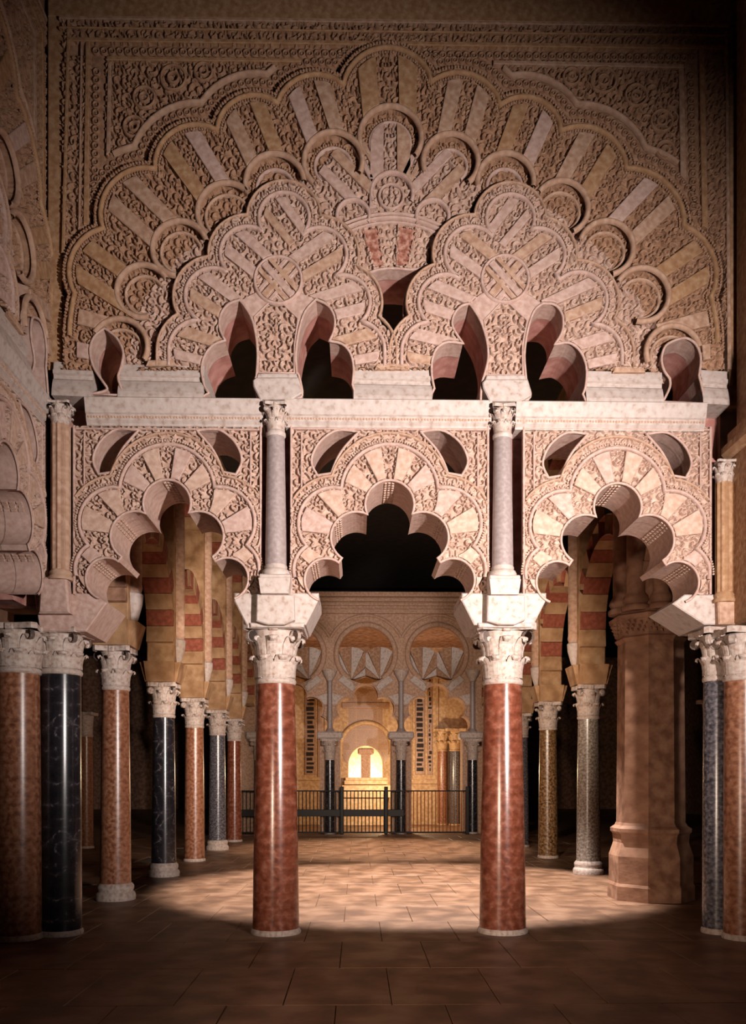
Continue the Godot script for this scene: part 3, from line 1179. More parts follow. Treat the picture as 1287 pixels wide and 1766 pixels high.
	for jb in [[V(I_C[6]), Vector2(0, 1), [-33, -11, 11, 33], 1.1], [V(I_C[5]), Vector2(0.70, 0.71), [-27, -9, 9, 27], 1.0], [V(I_C[7]), Vector2(-0.70, 0.71), [-27, -9, 9, 27], 1.0], [Vector2(625, 262), Vector2(0.45, 0.9), [-12, -2, 4, 14], 0.8], [Vector2(724, 262), Vector2(-0.45, 0.9), [-14, -4, 2, 12], 0.8]]:
		for kk in 3:
			var piece := nearest_piece(within(cut_by(strip(jb[0], jb[1], jb[2][kk], jb[2][kk + 1] - 0.6, 60, 120, jb[3]), block_c), lobe_c), jb[0])
			if piece.size() < 3:
				continue
			if kk == 1:
				fill(piece, carver(arc_c, "carved_panel", "stucco_pale", jb[0], jb[1], 1, 0.05), RZ + 0.006)
			else:
				plain_stone(arc_c, piece, RZ - 0.01, RZ + 0.064, "voussoir", ["stone_rose", "stone_tan"])
	for cc in [[676, 335, 36], [609, 374, 28], [746, 374, 28]]:
		var p := PackedVector2Array()
		for k in 31:
			p.append(V(cc) + Vector2.from_angle(deg_to_rad(lerpf(-205, 25, k / 30.0))) * cc[2])
		for run in outside(p, [l_all, r_all]):
			add("lobe_moulding", bar(run, RZ + 0.03, 4.2, 0.05), M.stone_rose, arc_c)
	var ros := Vector2(675, 338)
	add("rosette_ring", bar(circ(ros, 21.0), RZ + 0.02, 2.6, 0.03, true), M.stone_rose, arc_c)
	var petals := MB.new()
	for k in 8:
		var pc := w2(ros + Vector2.from_angle(TAU * k / 8) * 12.0)
		bead_into(petals, Vector3(pc.x, pc.y, RZ + 0.015), 4.6 * K, 0.03)
	var pc0 := w2(ros)
	bead_into(petals, Vector3(pc0.x, pc0.y, RZ + 0.015), 4.0 * K, 0.04)
	add("rosette", petals.done(), M.stone_rose, arc_c)
	for rr in [[187.0, 3.0, 0.045], [179.0, 3.6, 0.06], [172.0, 2.4, 0.04]]:
		var p := PackedVector2Array()
		for k in 61:
			p.append(mc + Vector2.from_angle(deg_to_rad(lerpf(-135, -45, k / 60.0))) * rr[0])
		for run in outside(p, [l_all, r_all]):
			add("round_moulding", bar(run, RZ + 0.02, rr[1], rr[2]), M.stone_rose, arc_c)
	var fan := [-32.0, -18.0, -7.0, 4.0, 16.0, 30.0]
	for k in 5:
		var p := PackedVector2Array()
		var a0 := deg_to_rad(-90 + fan[k] + 0.4)
		var a1 := deg_to_rad(-90 + fan[k + 1] - 0.4)
		for s in 5:
			p.append(mc + Vector2.from_angle(lerpf(a0, a1, s / 4.0)) * 168.0)
		for s in 5:
			p.append(mc + Vector2.from_angle(lerpf(a1, a0, s / 4.0)) * 97.0)
		var piece := biggest(cut_by(p, [l_all, r_all]))
		if piece.size() < 3:
			continue
		if k % 2 == 1:
			plain_stone(arc_c, piece, RZ - 0.02, RZ + 0.01, "voussoir", ["stone_worn_red"])
		else:
			fill(piece, carver(arc_c, "carved_panel", "stucco_pale", mc, Vector2.from_angle((a0 + a1) / 2), 1, 0.034), RZ - 0.02)
	# ---- openings
	for k in holes:
		fill(holes[k], CUT)
		var par: Node3D = {"l": arc_l, "r": arc_r, "g": great, "c": arc_c}[k[0]]
		intrados(par, holes[k], {"l": LZ + 0.035, "r": LZ + 0.035, "g": GZ + 0.03, "c": RZ + 0.02}[k[0]])
	# ---- lower arches
	var wall_cuts := holes.values()
	var pale_cuts := []
	var bay_names := ["lower lobed arch with carved voussoirs next to the black corner column", "lower lobed arch of pale carved voussoirs between the two red marble columns", "lower lobed arch of carved voussoirs with the octagonal pier seen through it"]
	for bi in 3:
		var b: Array = BAYS[bi]
		var par := thing("lobed_arch", bay_names[bi], "arch", at_px(b[0], 1030), "three lower arches of the screen")
		KEEP["bay%d" % bi] = par
		var bref := Vector2(b[0], 1010)
		var intr := bay_circles(b, [[-109, 1002, 37], [-57, 929, 44], [0, 873, 42], [57, 929, 44], [109, 1002, 37]])
		var rope := bay_circles(b, [[-115, 985, 50], [-95, 905, 62], [0, 853, 84], [95, 905, 62], [115, 985, 50]])
		var rim := lobed(intr, 0.0, bref, 110.0, 70.0)
		var hole := rim.duplicate()
		hole.append(Vector2(rim[-1].x, 1140))
		hole.append(Vector2(rim[0].x, 1140))
		var rope_path := lobed(rope, 0.0, bref, 165.0, 15.0)
		var out_path := lobed(rope, 20.0, bref, 180.0, 0.0)
		var x0: float = b[0] - 171 * b[2]
		var x1: float = b[0] + 171 * b[2]
		var bound := pts([[x0, 736], [x1, 738], [x1, 1028], [x0, 1028]])
		fill(bound, carver(par, "carved_ground", "stucco_pale", Vector2(b[0], 740), Vector2(0, 1), 1, 0.046), -0.005)
		var disc := out_path.duplicate()
		disc.append(Vector2(b[0], 1028))
		fill(biggest(within([disc], bound)), carver(par, "archivolt", "stucco_pale", Vector2(b[0], 860), Vector2(0, 1), 1, 0.034), 0.02)
		var rope_poly := rope_path.duplicate()
		rope_poly.append(Vector2(b[0], 1030))
		var lim := biggest(within([rope_poly], bound))
		var lim_in: PackedVector2Array = biggest(Geometry2D.offset_polygon(lim, -5.0))
		# fans of voussoirs round each lobe: [lobe, from, to, carved]
		var fans := []
		for s in [[-8, 8, 1], [8, 28, 0], [28, 41, 1], [41, 64, 0], [64, 86, 1], [-28, -8, 0], [-41, -28, 1], [-64, -41, 0], [-86, -64, 1]]:
			fans.append([2, s[0], s[1], s[2]])
		for s in [[-4, 18, 1], [18, 43, 0], [43, 58, 1], [58, 84, 0], [84, 108, 1]]:
			fans.append([3, s[0], s[1], s[2]])
			fans.append([1, -s[1], -s[0], s[2]])
		for s in [[12, 48, 0], [48, 84, 1], [84, 112, 0]]:
			fans.append([4, s[0], s[1], s[2]])
			fans.append([0, -s[1], -s[0], s[2]])
		var taken := [Geometry2D.offset_polygon(hole, 3.0)[0]]
		for f in fans:
			var c: Array = intr[f[0]]
			var p := PackedVector2Array()
			var g0_ := deg_to_rad(f[1] - 90 + 0.5)
			var g1_ := deg_to_rad(f[2] - 90 - 0.5)
			var far := 100.0
			for s in 4:
				p.append(V(c) + Vector2.from_angle(lerpf(g0_, g1_, s / 3.0)) * far)
			for s in 4:
				p.append(V(c) + Vector2.from_angle(lerpf(g1_, g0_, s / 3.0)) * (c[2] + 3.0))
			var own_lobe := circ(Vector2(rope[f[0]][0], rope[f[0]][1]), rope[f[0]][2] - 5.0)
			var blockers := taken.duplicate()
			if f[0] in [0, 4]:
				var nb: Array = rope[1 if f[0] == 0 else 3]
				blockers.append(circ(Vector2(nb[0], nb[1]), nb[2] - 2.0))
			elif f[0] in [1, 3]:
				blockers.append(circ(Vector2(rope[2][0], rope[2][1]), rope[2][2] - 2.0))
			var piece := biggest(within(within(cut_by(p, blockers), own_lobe), bound))
			if piece.size() < 3 or absf(area(piece)) < 60:
				continue
			if f[3]:
				fill(piece, carver(par, "carved_panel", "stucco_pale", V(c), Vector2.from_angle((g0_ + g1_) / 2), 1, 0.05), 0.004)
			else:
				plain_stone(par, piece, 0.0, 0.066, "voussoir", ["stone_cream", "stone_rose", "stone_cream"])
		# crescent openings over the arch
		for sx in [-1, 1]:
			var cres := smooth([
				[[-53, 747], [-89, 744], [-116, 760], [-131, 782], [-134, 802], [-124, 822]], [[-124, 822], [-100, 818]], [[-100, 818], [-92, 797], [-78, 774], [-53, 747]]])
			var cp := PackedVector2Array()
			for q in cres:
				cp.append(Vector2(b[0] + q.x * -sx * b[2], q.y + b[1]))
			fill(cp, CUT)
			wall_cuts.append(cp)
			pale_cuts.append(wall_cuts.size() - 1)
			intrados(par, cp, 0.036)
		fill(hole, CUT)
		wall_cuts.append(hole)
		pale_cuts.append(wall_cuts.size() - 1)
		intrados(par, rim, 0.056, false)
		var o_runs := []
		var keep := PackedVector2Array()
		for q in out_path:
			if q.x > x0 + 2 and q.x < x1 - 2 and q.y < 1026:
				keep.append(q)
			elif keep.size() > 1:
				o_runs.append(keep)
				keep = PackedVector2Array()
		if keep.size() > 1:
			o_runs.append(keep)
		for run in o_runs:
			add("roll_moulding", bar(run, 0.026, 2.6, 0.036), M.stone_tan, par)
		var rk := PackedVector2Array()
		for q in rope_path:
			if q.x > x0 + 3 and q.x < x1 - 3:
				rk.append(q)
		add("roll_moulding", bar(rk, 0.034, 3.6, 0.042), M.stone_rose, par)
		add("bead_row", beads(lobed(rope, 6.5, bref, 175.0, 5.0), 0.05, 4.4, 2.0, 0.02), M.stucco_pale, par).set_meta("kind", "stuff")
		for q in [[[x0, 736], [x0 + 4, 736], [x0 + 4, 1026], [x0, 1026]], [[x1 - 4, 738], [x1, 738], [x1, 1026], [x1 - 4, 1026]], [[x0 + 18, 748], [x0 + 21, 748], [x0 + 21, 850], [x0 + 18, 850]], [[x1 - 21, 748], [x1 - 18, 748], [x1 - 18, 850], [x1 - 21, 850]], [[x0 + 4, 740], [x1 - 4, 742], [x1 - 4, 745], [x0 + 4, 743]]]:
			plain_stone(par, pts(q), -0.02, 0.046, "strip", ["stone_rose"])
		# carved bands on the underside of each lobe
		for li in 5:
			var c: Array = intr[li]
			var a_mid: float = -90.0 + [-35.0, -48.0, 0.0, 48.0, 35.0][li]
			for half in [[-13.0, 13.0]]:
				var mb := MB.new()
				var rng := RandomNumberGenerator.new()
				rng.seed = li + bi * 10
				for zi in 9:
					for ai in 3:
						var a0 := deg_to_rad(a_mid + lerpf(half[0], half[1], ai / 3.0) + 1.0)
						var a1 := deg_to_rad(a_mid + lerpf(half[0], half[1], (ai + 1) / 3.0) - 1.0)
						var z0 := 0.0 - zi * 0.074 - 0.012
						var z1 := z0 - 0.05 - rng.randf() * 0.015
						var p0 := w2(V(c) + Vector2.from_angle(a0) * (c[2] + 0.5))
						var p1 := w2(V(c) + Vector2.from_angle(a1) * (c[2] + 0.5))
						var cc := w2(V(c))
						var n0 := (cc - p0).normalized() * 0.016
						var n1 := (cc - p1).normalized() * 0.016
						var q := [Vector3(p0.x, p0.y, z0), Vector3(p1.x, p1.y, z0), Vector3(p1.x, p1.y, z1), Vector3(p0.x, p0.y, z1)]
						var t := []
						var mid: Vector3 = (q[0] + q[1] + q[2] + q[3]) / 4.0
						for s in 4:
							var nn: Vector2 = n0 if s in [0, 3] else n1
							t.append((q[s] as Vector3).lerp(mid, 0.22) + Vector3(nn.x, nn.y, 0))
						var dn := Vector3(n0.x, n0.y, 0)
						mb.quad(t[0], t[1], t[2], t[3], dn)
						for s in 4:
							mb.quad(q[s], q[(s + 1) % 4], t[(s + 1) % 4], t[s], (q[s] as Vector3) - mid + dn)
				add("soffit_carving", mb.done(), M.stucco_pale, par)
	raise_relief()
	# ---- the wall's body, cut by all openings
	var wall := CSGCombiner3D.new()
	wall.name = "wall_far"
	wall.set_meta("kind", "structure")
	wall.set_meta("label", "thick stone wall that carries the carved screen of arches")
	wall.set_meta("category", "wall")
	add_child(wall)
	KEEP["wall"] = wall
	var body := CSGPolygon3D.new()
	body.name = "body"
	body.polygon = w2s(pts([[96, -90], [1262, -90], [1262, 1046], [1190, 1046], [1175, 1026], [160, 1026], [140, 1046], [96, 1046]]))
	body.depth = BODY - BACK
	body.position.z = BODY
	body.material = M.plaster_red
	wall.add_child(body)
	for wi in wall_cuts.size():
		var h: PackedVector2Array = wall_cuts[wi]
		var cut := CSGPolygon3D.new()
		cut.name = "opening"
		cut.operation = CSGShape3D.OPERATION_SUBTRACTION
		var hp := clean(w2s(h), 0.006)
		cut.polygon = hp
		cut.depth = 1.4
		cut.position.z = 0.3
		cut.material = M.stone_rose if wi in pale_cuts else M.plaster_red
		wall.add_child(cut, true)

# a course of stone with a moulded face: profile of [row, forward] from top to bottom
func course(called: String, x0: float, x1: float, prof: Array, zb: float, m: Material, parent: Node, lean := 0.0):
	var mb := MB.new()
	var a := []
	var b := []
	for p in prof:
		var l := at_px(x0, p[0] - lean)
		var r := at_px(x1, p[0] + lean)
		a.append(Vector3(l.x, l.y, p[1]))
		b.append(Vector3(r.x, r.y, p[1]))
	a.append(Vector3(a[-1].x, a[-1].y, zb)); b.append(Vector3(b[-1].x, b[-1].y, zb))
	a.append(Vector3(a[0].x, a[0].y, zb)); b.append(Vector3(b[0].x, b[0].y, zb))
	var n := a.size()
	var mid := Vector3.ZERO
	for p in a:
		mid += p / n
	for i in n:
		var j := (i + 1) % n
		var e: Vector3 = a[j] - a[i]
		mb.quad(a[i], a[j], b[j], b[i], Vector3(0, e.z, -e.y))
	var flat2 := PackedVector2Array()
	for p in a:
		flat2.append(Vector2(p.y, p.z))
	var t := Geometry2D.triangulate_polygon(flat2)
	for i in range(0, t.size(), 3):
		mb.tri(a[t[i]], a[t[i + 1]], a[t[i + 2]], Vector3.LEFT)
		mb.tri(b[t[i]], b[t[i + 1]], b[t[i + 2]], Vector3.RIGHT)
	return add(called, mb.done(), m, parent)

# ---------------------------------------------------------------- columns
func leaf_mesh(h: float, w: float, out: float, thick: float) -> ArrayMesh:
	# stands at the origin, faces +z
	var line := [Vector2(0, 0), Vector2(0.02, 0.35), Vector2(0.18, 0.66), Vector2(0.55, 0.88), Vector2(0.9, 0.98), Vector2(1.1, 0.93), Vector2(1.12, 0.8)]
	var wid := [0.92, 1.0, 1.0, 0.9, 0.74, 0.6, 0.42]
	var mb := MB.new()
	var rows := []
	for i in line.size():
		var p: Vector2 = line[i]
		var row := []
		for s in [-1.0, -0.55, 0.0, 0.55, 1.0]:
			row.append(Vector3(s * w / 2 * wid[i], p.y * h, p.x * out + thick * (1.0 - s * s * 1.0)))
		rows.append(row)
	for i in line.size() - 1:
		for k in 4:
			var a: Vector3 = rows[i][k]
			var b: Vector3 = rows[i][k + 1]
			var c: Vector3 = rows[i + 1][k + 1]
			var d: Vector3 = rows[i + 1][k]
			var n := (b - a).cross(d - a).normalized()
			mb.quad(a, b, c, d, n)
		# back
		var bk := Vector3(0, -0.012, -thick * 0.6)
		mb.quad(rows[i][0], rows[i + 1][0], rows[i + 1][0] + bk, rows[i][0] + bk, Vector3.LEFT)
		mb.quad(rows[i][4], rows[i + 1][4], rows[i + 1][4] + bk, rows[i][4] + bk, Vector3.RIGHT)
		mb.quad(rows[i][0] + bk, rows[i][4] + bk, rows[i + 1][4] + bk, rows[i + 1][0] + bk, Vector3.FORWARD)
	var e: Array = rows[-1]
	var bk2 := Vector3(0, -0.012, -thick * 0.6)
	mb.quad(e[0], e[4], e[4] + bk2, e[0] + bk2, Vector3.DOWN)
	return mb.done()

func spin(node: Node3D, ang: float, r: float, y: float):
	node.rotation.y = ang
	node.position = Vector3(sin(ang) * r, y, cos(ang) * r)

# capital standing on y0 of the thing t (local coordinates)
func capital(t: Node3D, y0: float, r: float, h: float, half: float, m: Material, leaves := true):
	var bell := lathe([Vector2(r * 0.98, y0), Vector2(r * 1.0, y0 + h * 0.3), Vector2(r * 1.08, y0 + h * 0.6), Vector2(half * 0.86, y0 + h * 0.84), Vector2(half * 0.9, y0 + h * 0.86)], 24)
	var cap := add("capital", bell, m, t, true)
	if leaves:
		var lm := leaf_mesh(h * 0.40, r * 0.86, h * 0.13, r * 0.10)
		var um := leaf_mesh(h * 0.42, r * 0.74, h * 0.15, r * 0.10)
		for k in 8:
			var a := add("leaf", lm, m, cap, true)
			spin(a, TAU * (k + 0.5) / 8, r * 0.97, y0 + h * 0.02)
			var b := add("leaf", um, m, cap, true)
			spin(b, TAU * k / 8, r * 1.01, y0 + h * 0.34)
		var vm := MB.new()
		for s in [-1.0, 1.0]:
			var prev := PackedVector2Array()
			for k in 12:
				prev.append(Vector2.from_angle(TAU * k / 12) * h * 0.11)
			slab_into(vm, prev, -r * 0.12, r * 0.12, 0.006)
		for k in 4:
			var v := add("volute", vm.done() if k == 0 else (cap.get_child(cap.get_child_count() - 1) as MeshInstance3D).mesh, m, cap, true)
			var ang := TAU * (k + 0.5) / 4
			v.rotation.y = ang + PI / 2
			v.position = Vector3(sin(ang) * half * 1.12, y0 + h * 0.74, cos(ang) * half * 1.12)
	# abacus with hollow sides and a boss on each
	var ab := PackedVector2Array()
	for k in 4:
		var c0 := Vector2.from_angle(TAU * (k + 0.5) / 4 - 0.09) * half * 1.40
		var c1 := Vector2.from_angle(TAU * (k + 0.5) / 4 + 0.09) * half * 1.40
		var nx := Vector2.from_angle(TAU * (k + 1.5) / 4 - 0.09) * half * 1.40
		ab.append(c0)
		ab.append(c1)
		for s in [0.25, 0.5, 0.75]:
			ab.append(c1.lerp(nx, s) * (1.0 - 0.16 * (1.0 - pow(2 * s - 1, 2.0))))
	var am := MB.new()
	slab_into(am, ab, y0 + h * 0.86, y0 + h, 0.008)
	var abm := am.done()
	var o := add("abacus", abm, m, cap, true)
	o.rotation.x = -PI / 2
	for k in 4:
		var b := add("boss", boxm(Vector3(-half * 0.17, y0 + h * 0.84, half * 0.78), Vector3(half * 0.17, y0 + h * 0.99, half * 1.0), 0.012), m, cap, true)
		b.rotation.y = TAU * k / 4
	return cap

func column(called: String, label: String, pos: Vector3, h: float, r0: float, r1: float, shaft: String, cap_h: float, half: float, capm := "capital_stone", group := "", base := 0, leaves := true) -> Node3D:
	var t := thing(called, label, "column", pos, group)
	var y := 0.0
	if base == 1:
		add("base", lathe([Vector2(r0 * 1.28, 0), Vector2(r0 * 1.30, 0.06), Vector2(r0 * 1.24, 0.10), Vector2(r0 * 1.12, 0.12), Vector2(r0 * 1.18, 0.16), Vector2(r0 * 1.18, 0.2), Vector2(r0 * 1.04, 0.24)], 28), M[capm], t, true)
		y = 0.24
	elif base == 0:
		add("base", lathe([Vector2(r0 * 1.07, 0), Vector2(r0 * 1.09, 0.02), Vector2(r0 * 1.05, 0.05), Vector2(r0 * 1.0, 0.06)], 32), M[capm], t, true)
		y = 0.06
	var prof := []
	for k in 9:
		var f := k / 8.0
		prof.append(Vector2(lerpf(r0, r1, f * f * 0.35 + f * 0.65), lerpf(y, h - 0.05, f)))
	prof.append(Vector2(r1 * 1.0, h - 0.05))
	add("shaft", lathe(prof, 36), M[shaft], t, true)
	add("collar", lathe([Vector2(r1 * 0.98, h - 0.06), Vector2(r1 * 1.07, h - 0.05), Vector2(r1 * 1.10, h - 0.025), Vector2(r1 * 1.06, h), Vector2(r1 * 0.98, h + 0.002)], 32), M[capm], t, true)
	capital(t, h, r1, cap_h, half, M[capm], leaves)
	return t

func build_supports():
	# two great red columns
	var zc := -0.28
	var d := 9.0 - zc
	for s in [["left", 476, "polished red marble column carrying the screen beside the dark nave aisle with the black-based column", 0], ["right", 867, "polished red marble column carrying the screen beside the octagonal pier", 1]]:
		var p := at_px(s[1], 1348, zc)
		var top := 1.675 + (1348 - 1173) * d / F
		var capt := 1.675 + (1348 - 1080) * d / F
		column("marble_column", ["red marble column on the side of the dark corner column", "red marble column on the side of the octagonal pier"][s[3]], Vector3(p.x, 0, zc), top, 0.258, 0.206, "marble_red", capt - top, 0.30, "capital_stone", "great red columns of the screen")
	# imposts over them
	for im in [[476, "pale impost block on the red column next to the left nave aisle", 0.0], [867, "bright pale impost block on the red column next to the octagonal pier", 1.0]]:
		var c: float = im[0]
		var t := thing("impost_block", im[1], "block", at_px(c, 1090))
		var wing := pts([[c - 71, 1024], [c + 74, 1024], [c + 74, 1036], [c + 52, 1079], [c - 50, 1079], [c - 71, 1038]])
		add("wing", slab(w2s(wing), BACK - 0.02, 0.045, 0.012), M.stone_pale, t)
		var mid := pts([[c - 30, 1031], [c + 33, 1031], [c + 34, 1074], [c + 16, 1082], [c - 12, 1082], [c - 31, 1076]])
		add("middle_block", slab(w2s(mid), 0.0, 0.17, 0.012), M.stone_pale, t)
		add("moulding", slab(w2s(pts([[c - 44, 1076], [c + 50, 1076], [c + 48, 1084], [c - 42, 1084]])), BACK, 0.075, 0.01), M.stone_pale, t)
	# colonnettes on the imposts, with capital and the corbel block above
	for cn in [[476, "slender grey colonnette on the impost of the red column near the corner"], [867, "slender grey colonnette on the impost of the red column near the octagonal pier"]]:
		var c: float = cn[0]
		var zz := 0.10
		var dd := 9.0 - zz
		var yb := 1.675 + (1348 - 1029) * dd / F
		var foot := at_px(c, 1029, zz)
		var t := thing("colonnette", cn[1], "column", Vector3(foot.x, yb, zz), "grey colonnettes")
		var Y := func(py: float) -> float: return 1.675 + (1348 - py) * dd / F - yb
		var pm := MB.new()
		lathe_into(pm, [Vector2(0.205, Y.call(1029)), Vector2(0.235, Y.call(1004))], 4, Vector3.ZERO, false)
		var ped := add("pedestal", pm.done(), M.stone_pale, t, true)
		ped.rotation.y = PI / 4
		add("plinth", boxm(Vector3(-0.165, Y.call(1004), -0.15), Vector3(0.165, Y.call(996), 0.15), 0.012), M.stone_pale, t, true)
		add("base", lathe([Vector2(0.14, Y.call(996)), Vector2(0.15, Y.call(990)), Vector2(0.135, Y.call(985)), Vector2(0.118, Y.call(984)), Vector2(0.122, Y.call(979)), Vector2(0.112, Y.call(976))], 24), M.stone_pale, t, true)
		add("shaft", lathe([Vector2(0.114, Y.call(977)), Vector2(0.108, Y.call(900)), Vector2(0.094, Y.call(756))], 28), M.colonnette_grey, t, true)
		add("collar", lathe([Vector2(0.092, Y.call(757)), Vector2(0.106, Y.call(754)), Vector2(0.106, Y.call(750)), Vector2(0.094, Y.call(747))], 24), M.stone_pale, t, true)
		capital(t, Y.call(748), 0.088, Y.call(700) - Y.call(748), 0.115, M.capital_stone)
	for cn in [[[478, 699], "pale corbel block over the colonnette capital, under the left gabled carved panel"], [[868, 702], "pale corbel block over the colonnette capital, under the right gabled carved panel"]]:
		var c: float = cn[0][0]
		var y: float = cn[0][1]
		var t := thing("corbel_block", cn[1], "block", at_px(c, y, 0.1))
		add("lower_block", slab(w2s(pts([[c - 27, y], [c - 38, y - 22], [c - 39, y - 32], [c - 34, y - 37], [c + 38, y - 37], [c + 43, y - 20], [c + 44, y - 10], [c + 27, y]])), BACK, 0.15, 0.012), M.stone_pale, t)
		add("upper_fillet", slab(w2s(pts([[c - 34, y - 37], [c - 31, y - 47], [c + 34, y - 47], [c + 38, y - 37]])), BACK, 0.11, 0.01), M.stone_pale, t)
	# string course and the moulded blocks on it
	var corn := [[696, 0.06], [697, 0.12], [699, 0.135], [716, 0.105], [722, 0.095], [724, 0.075], [733, 0.07], [737, 0.045], [741, 0.04]]
	var ci := 0
	for seg in [[152, 455, -3.0, "moulded string course over the lower arch nearest the dark corner column"], [493, 846, 0.0, "moulded string course over the lower arch between the red columns"], [887, 1212, 4.0, "moulded string course over the lower arch of the octagonal pier"]]:
		var t := thing("string_course", seg[3], "moulding", at_px((seg[0] + seg[1]) / 2.0, 738 + seg[2]))
		var pr := []
		for p in corn:
			pr.append([p[0] + seg[2], p[1]])
		course("band", seg[0], seg[1], pr, BACK + 0.02, M.stone_pale, t, 1.5)
		add("rope", beads(pts([[seg[0] + 2, 728 + seg[2] - 1.5], [seg[1] - 2, 728 + seg[2] + 1.5]]), 0.068, 5.0, 2.6, 0.016), M.stone_tan, t).set_meta("kind", "stuff")
		ci += 1
		KEEP["course"] = t
	var blk := [[638, 0.05], [652, 0.055], [653, 0.075], [659, 0.075], [661, 0.05], [667, 0.05], [670, 0.07], [676, 0.085], [690, 0.11], [700, 0.115]]
	for seg in [[208, 354, -6.0, "pale moulded springer block under the foot of the great arch beside the small corner opening"], [610, 744, 0.0, "pale moulded springer block under the middle foot of the interlaced arches"], [1007, 1139, 5.0, "pale moulded springer block under the foot of the great arch above the octagonal pier"]]:
		var t := thing("springer_block", seg[3], "block", at_px((seg[0] + seg[1]) / 2.0, 698 + seg[2]))
		var pr := []
		for p in blk:
			pr.append([p[0] + seg[2] + (2 if p[0] == 638 else 0), p[1]])
		course("block", seg[0], seg[1], pr, BACK + 0.03, M.stone_pale, t, 1.5)
		KEEP["block"] = t
		var f0: float = [259.0, 650.0, 1057.0][[-6.0, 0.0, 5.0].find(seg[2])]
		var f1: float = [303.0, 702.0, 1105.0][[-6.0, 0.0, 5.0].find(seg[2])]
		add("foot", slab(w2s(pts([[f0, 634 + seg[2]], [f1, 634 + seg[2]], [f1 + 4, 644 + seg[2]], [f0 - 4, 644 + seg[2]]])), 0.0, 0.095, 0.008), M.stone_tan, t)
	for seg in [[96, 164, -8.0], [1205, 1250, 6.0]]:
		var t := thing("springer_block", ["pale springer block at the screen's end against the dark side wall", "pale springer block at the screen's end against the brown side pier"][0 if seg[0] < 500 else 1], "block", at_px((seg[0] + seg[1]) / 2.0, 698 + seg[2]))
		var pr := []
		for p in blk:
			pr.append([p[0] + seg[2], p[1] + 0.01])
		course("block", seg[0], seg[1], pr, BACK + 0.03, M.stone_pale, t, 1.5)
	# corner columns
	var pl := at_px(32, 1348, 0.0)
	column("marble_column", "mottled rose marble column at the very edge of the side wall", Vector3(pl.x, 0, 0.0), 1.675 + (1348 - 1156) * 9.0 / F, 0.235, 0.215, "marble_rose", 0.46, 0.27, "capital_stone")
	var pb := at_px(105, 1348, -0.25)
	column("marble_column", "black veined marble column in the corner beside the rose column", Vector3(pb.x, 0, -0.25), 1.675 + (1348 - 1158) * 9.25 / F, 0.222, 0.212, "marble_black", 0.44, 0.27, "capital_stone")
	var pr2 := at_px(1240, 1348, -0.2)
	column("marble_column", "slim dark speckled marble column in the corner by the brown side pier", Vector3(pr2.x, 0, -0.2), 1.675 + (1348 - 1166) * 9.2 / F, 0.175, 0.160, "marble_blue", 0.52, 0.24, "capital_stone")
	# side imposts and pilasters
	var ti := thing("impost_block", "brownish impost block on the black corner column", "block", at_px(110, 1090))
	add("wing", slab(w2s(pts([[60, 1024], [158, 1024], [186, 1040], [150, 1090], [70, 1090]])), BACK, 0.03, 0.012), M.stone_rose, ti)
	add("middle_block", slab(w2s(pts([[78, 1000], [122, 1000], [128, 1062], [74, 1062]])), 0.0, 0.14, 0.02), M.stone_rose, ti)
	var tj := thing("impost_block", "impost block on the slim speckled corner column", "block", at_px(1220, 1076))
	add("wing", slab(w2s(pts([[1180, 1026], [1256, 1026], [1256, 1078], [1214, 1078], [1158, 1042]])), BACK, 0.03, 0.012), M.stone_pale, tj)
	add("middle_block", slab(w2s(pts([[1230, 1030], [1264, 1030], [1262, 1080], [1232, 1080]])), 0.0, 0.12, 0.015), M.stone_tan, tj)
	for cn in [[105, 700, 1002, 0.10, "stone_tan", "fluted stone colonnette at the corner above the black column"], [1249, 800, 1040, 0.09, "stone_ochre", "ochre stone colonnette at the corner above the slim speckled column"]]:
		var foot := at_px(cn[0], cn[2], 0.06)
		var t := thing("colonnette", cn[5], "column", foot)
		var hh: float = at_px(cn[0], cn[1], 0.06).y - foot.y
		var r: float = cn[3]
		add("base", lathe([Vector2(r * 1.3, 0), Vector2(r * 1.35, 0.03), Vector2(r * 1.1, 0.05), Vector2(r * 1.2, 0.08), Vector2(r, 0.11)], 20), M[cn[4]], t, true)
		var fl := MB.new()
		for k in 20:
			var a0 := TAU * k / 20
			var a1 := TAU * (k + 1) / 20
			var q0 := r * (1.0 if k % 2 else 0.86)
			var q1 := r * (0.86 if k % 2 else 1.0)
			fl.quad(Vector3(cos(a0) * q0, 0.1, sin(a0) * q0), Vector3(cos(a1) * q1, 0.1, sin(a1) * q1), Vector3(cos(a1) * q1, hh - 0.2, sin(a1) * q1), Vector3(cos(a0) * q0, hh - 0.2, sin(a0) * q0), Vector3(cos(a0), 0, sin(a0)))
		add("shaft", fl.done(), M[cn[4]], t, true)
		capital(t, hh - 0.22, r * 0.9, 0.24, r * 1.15, M.capital_stone)

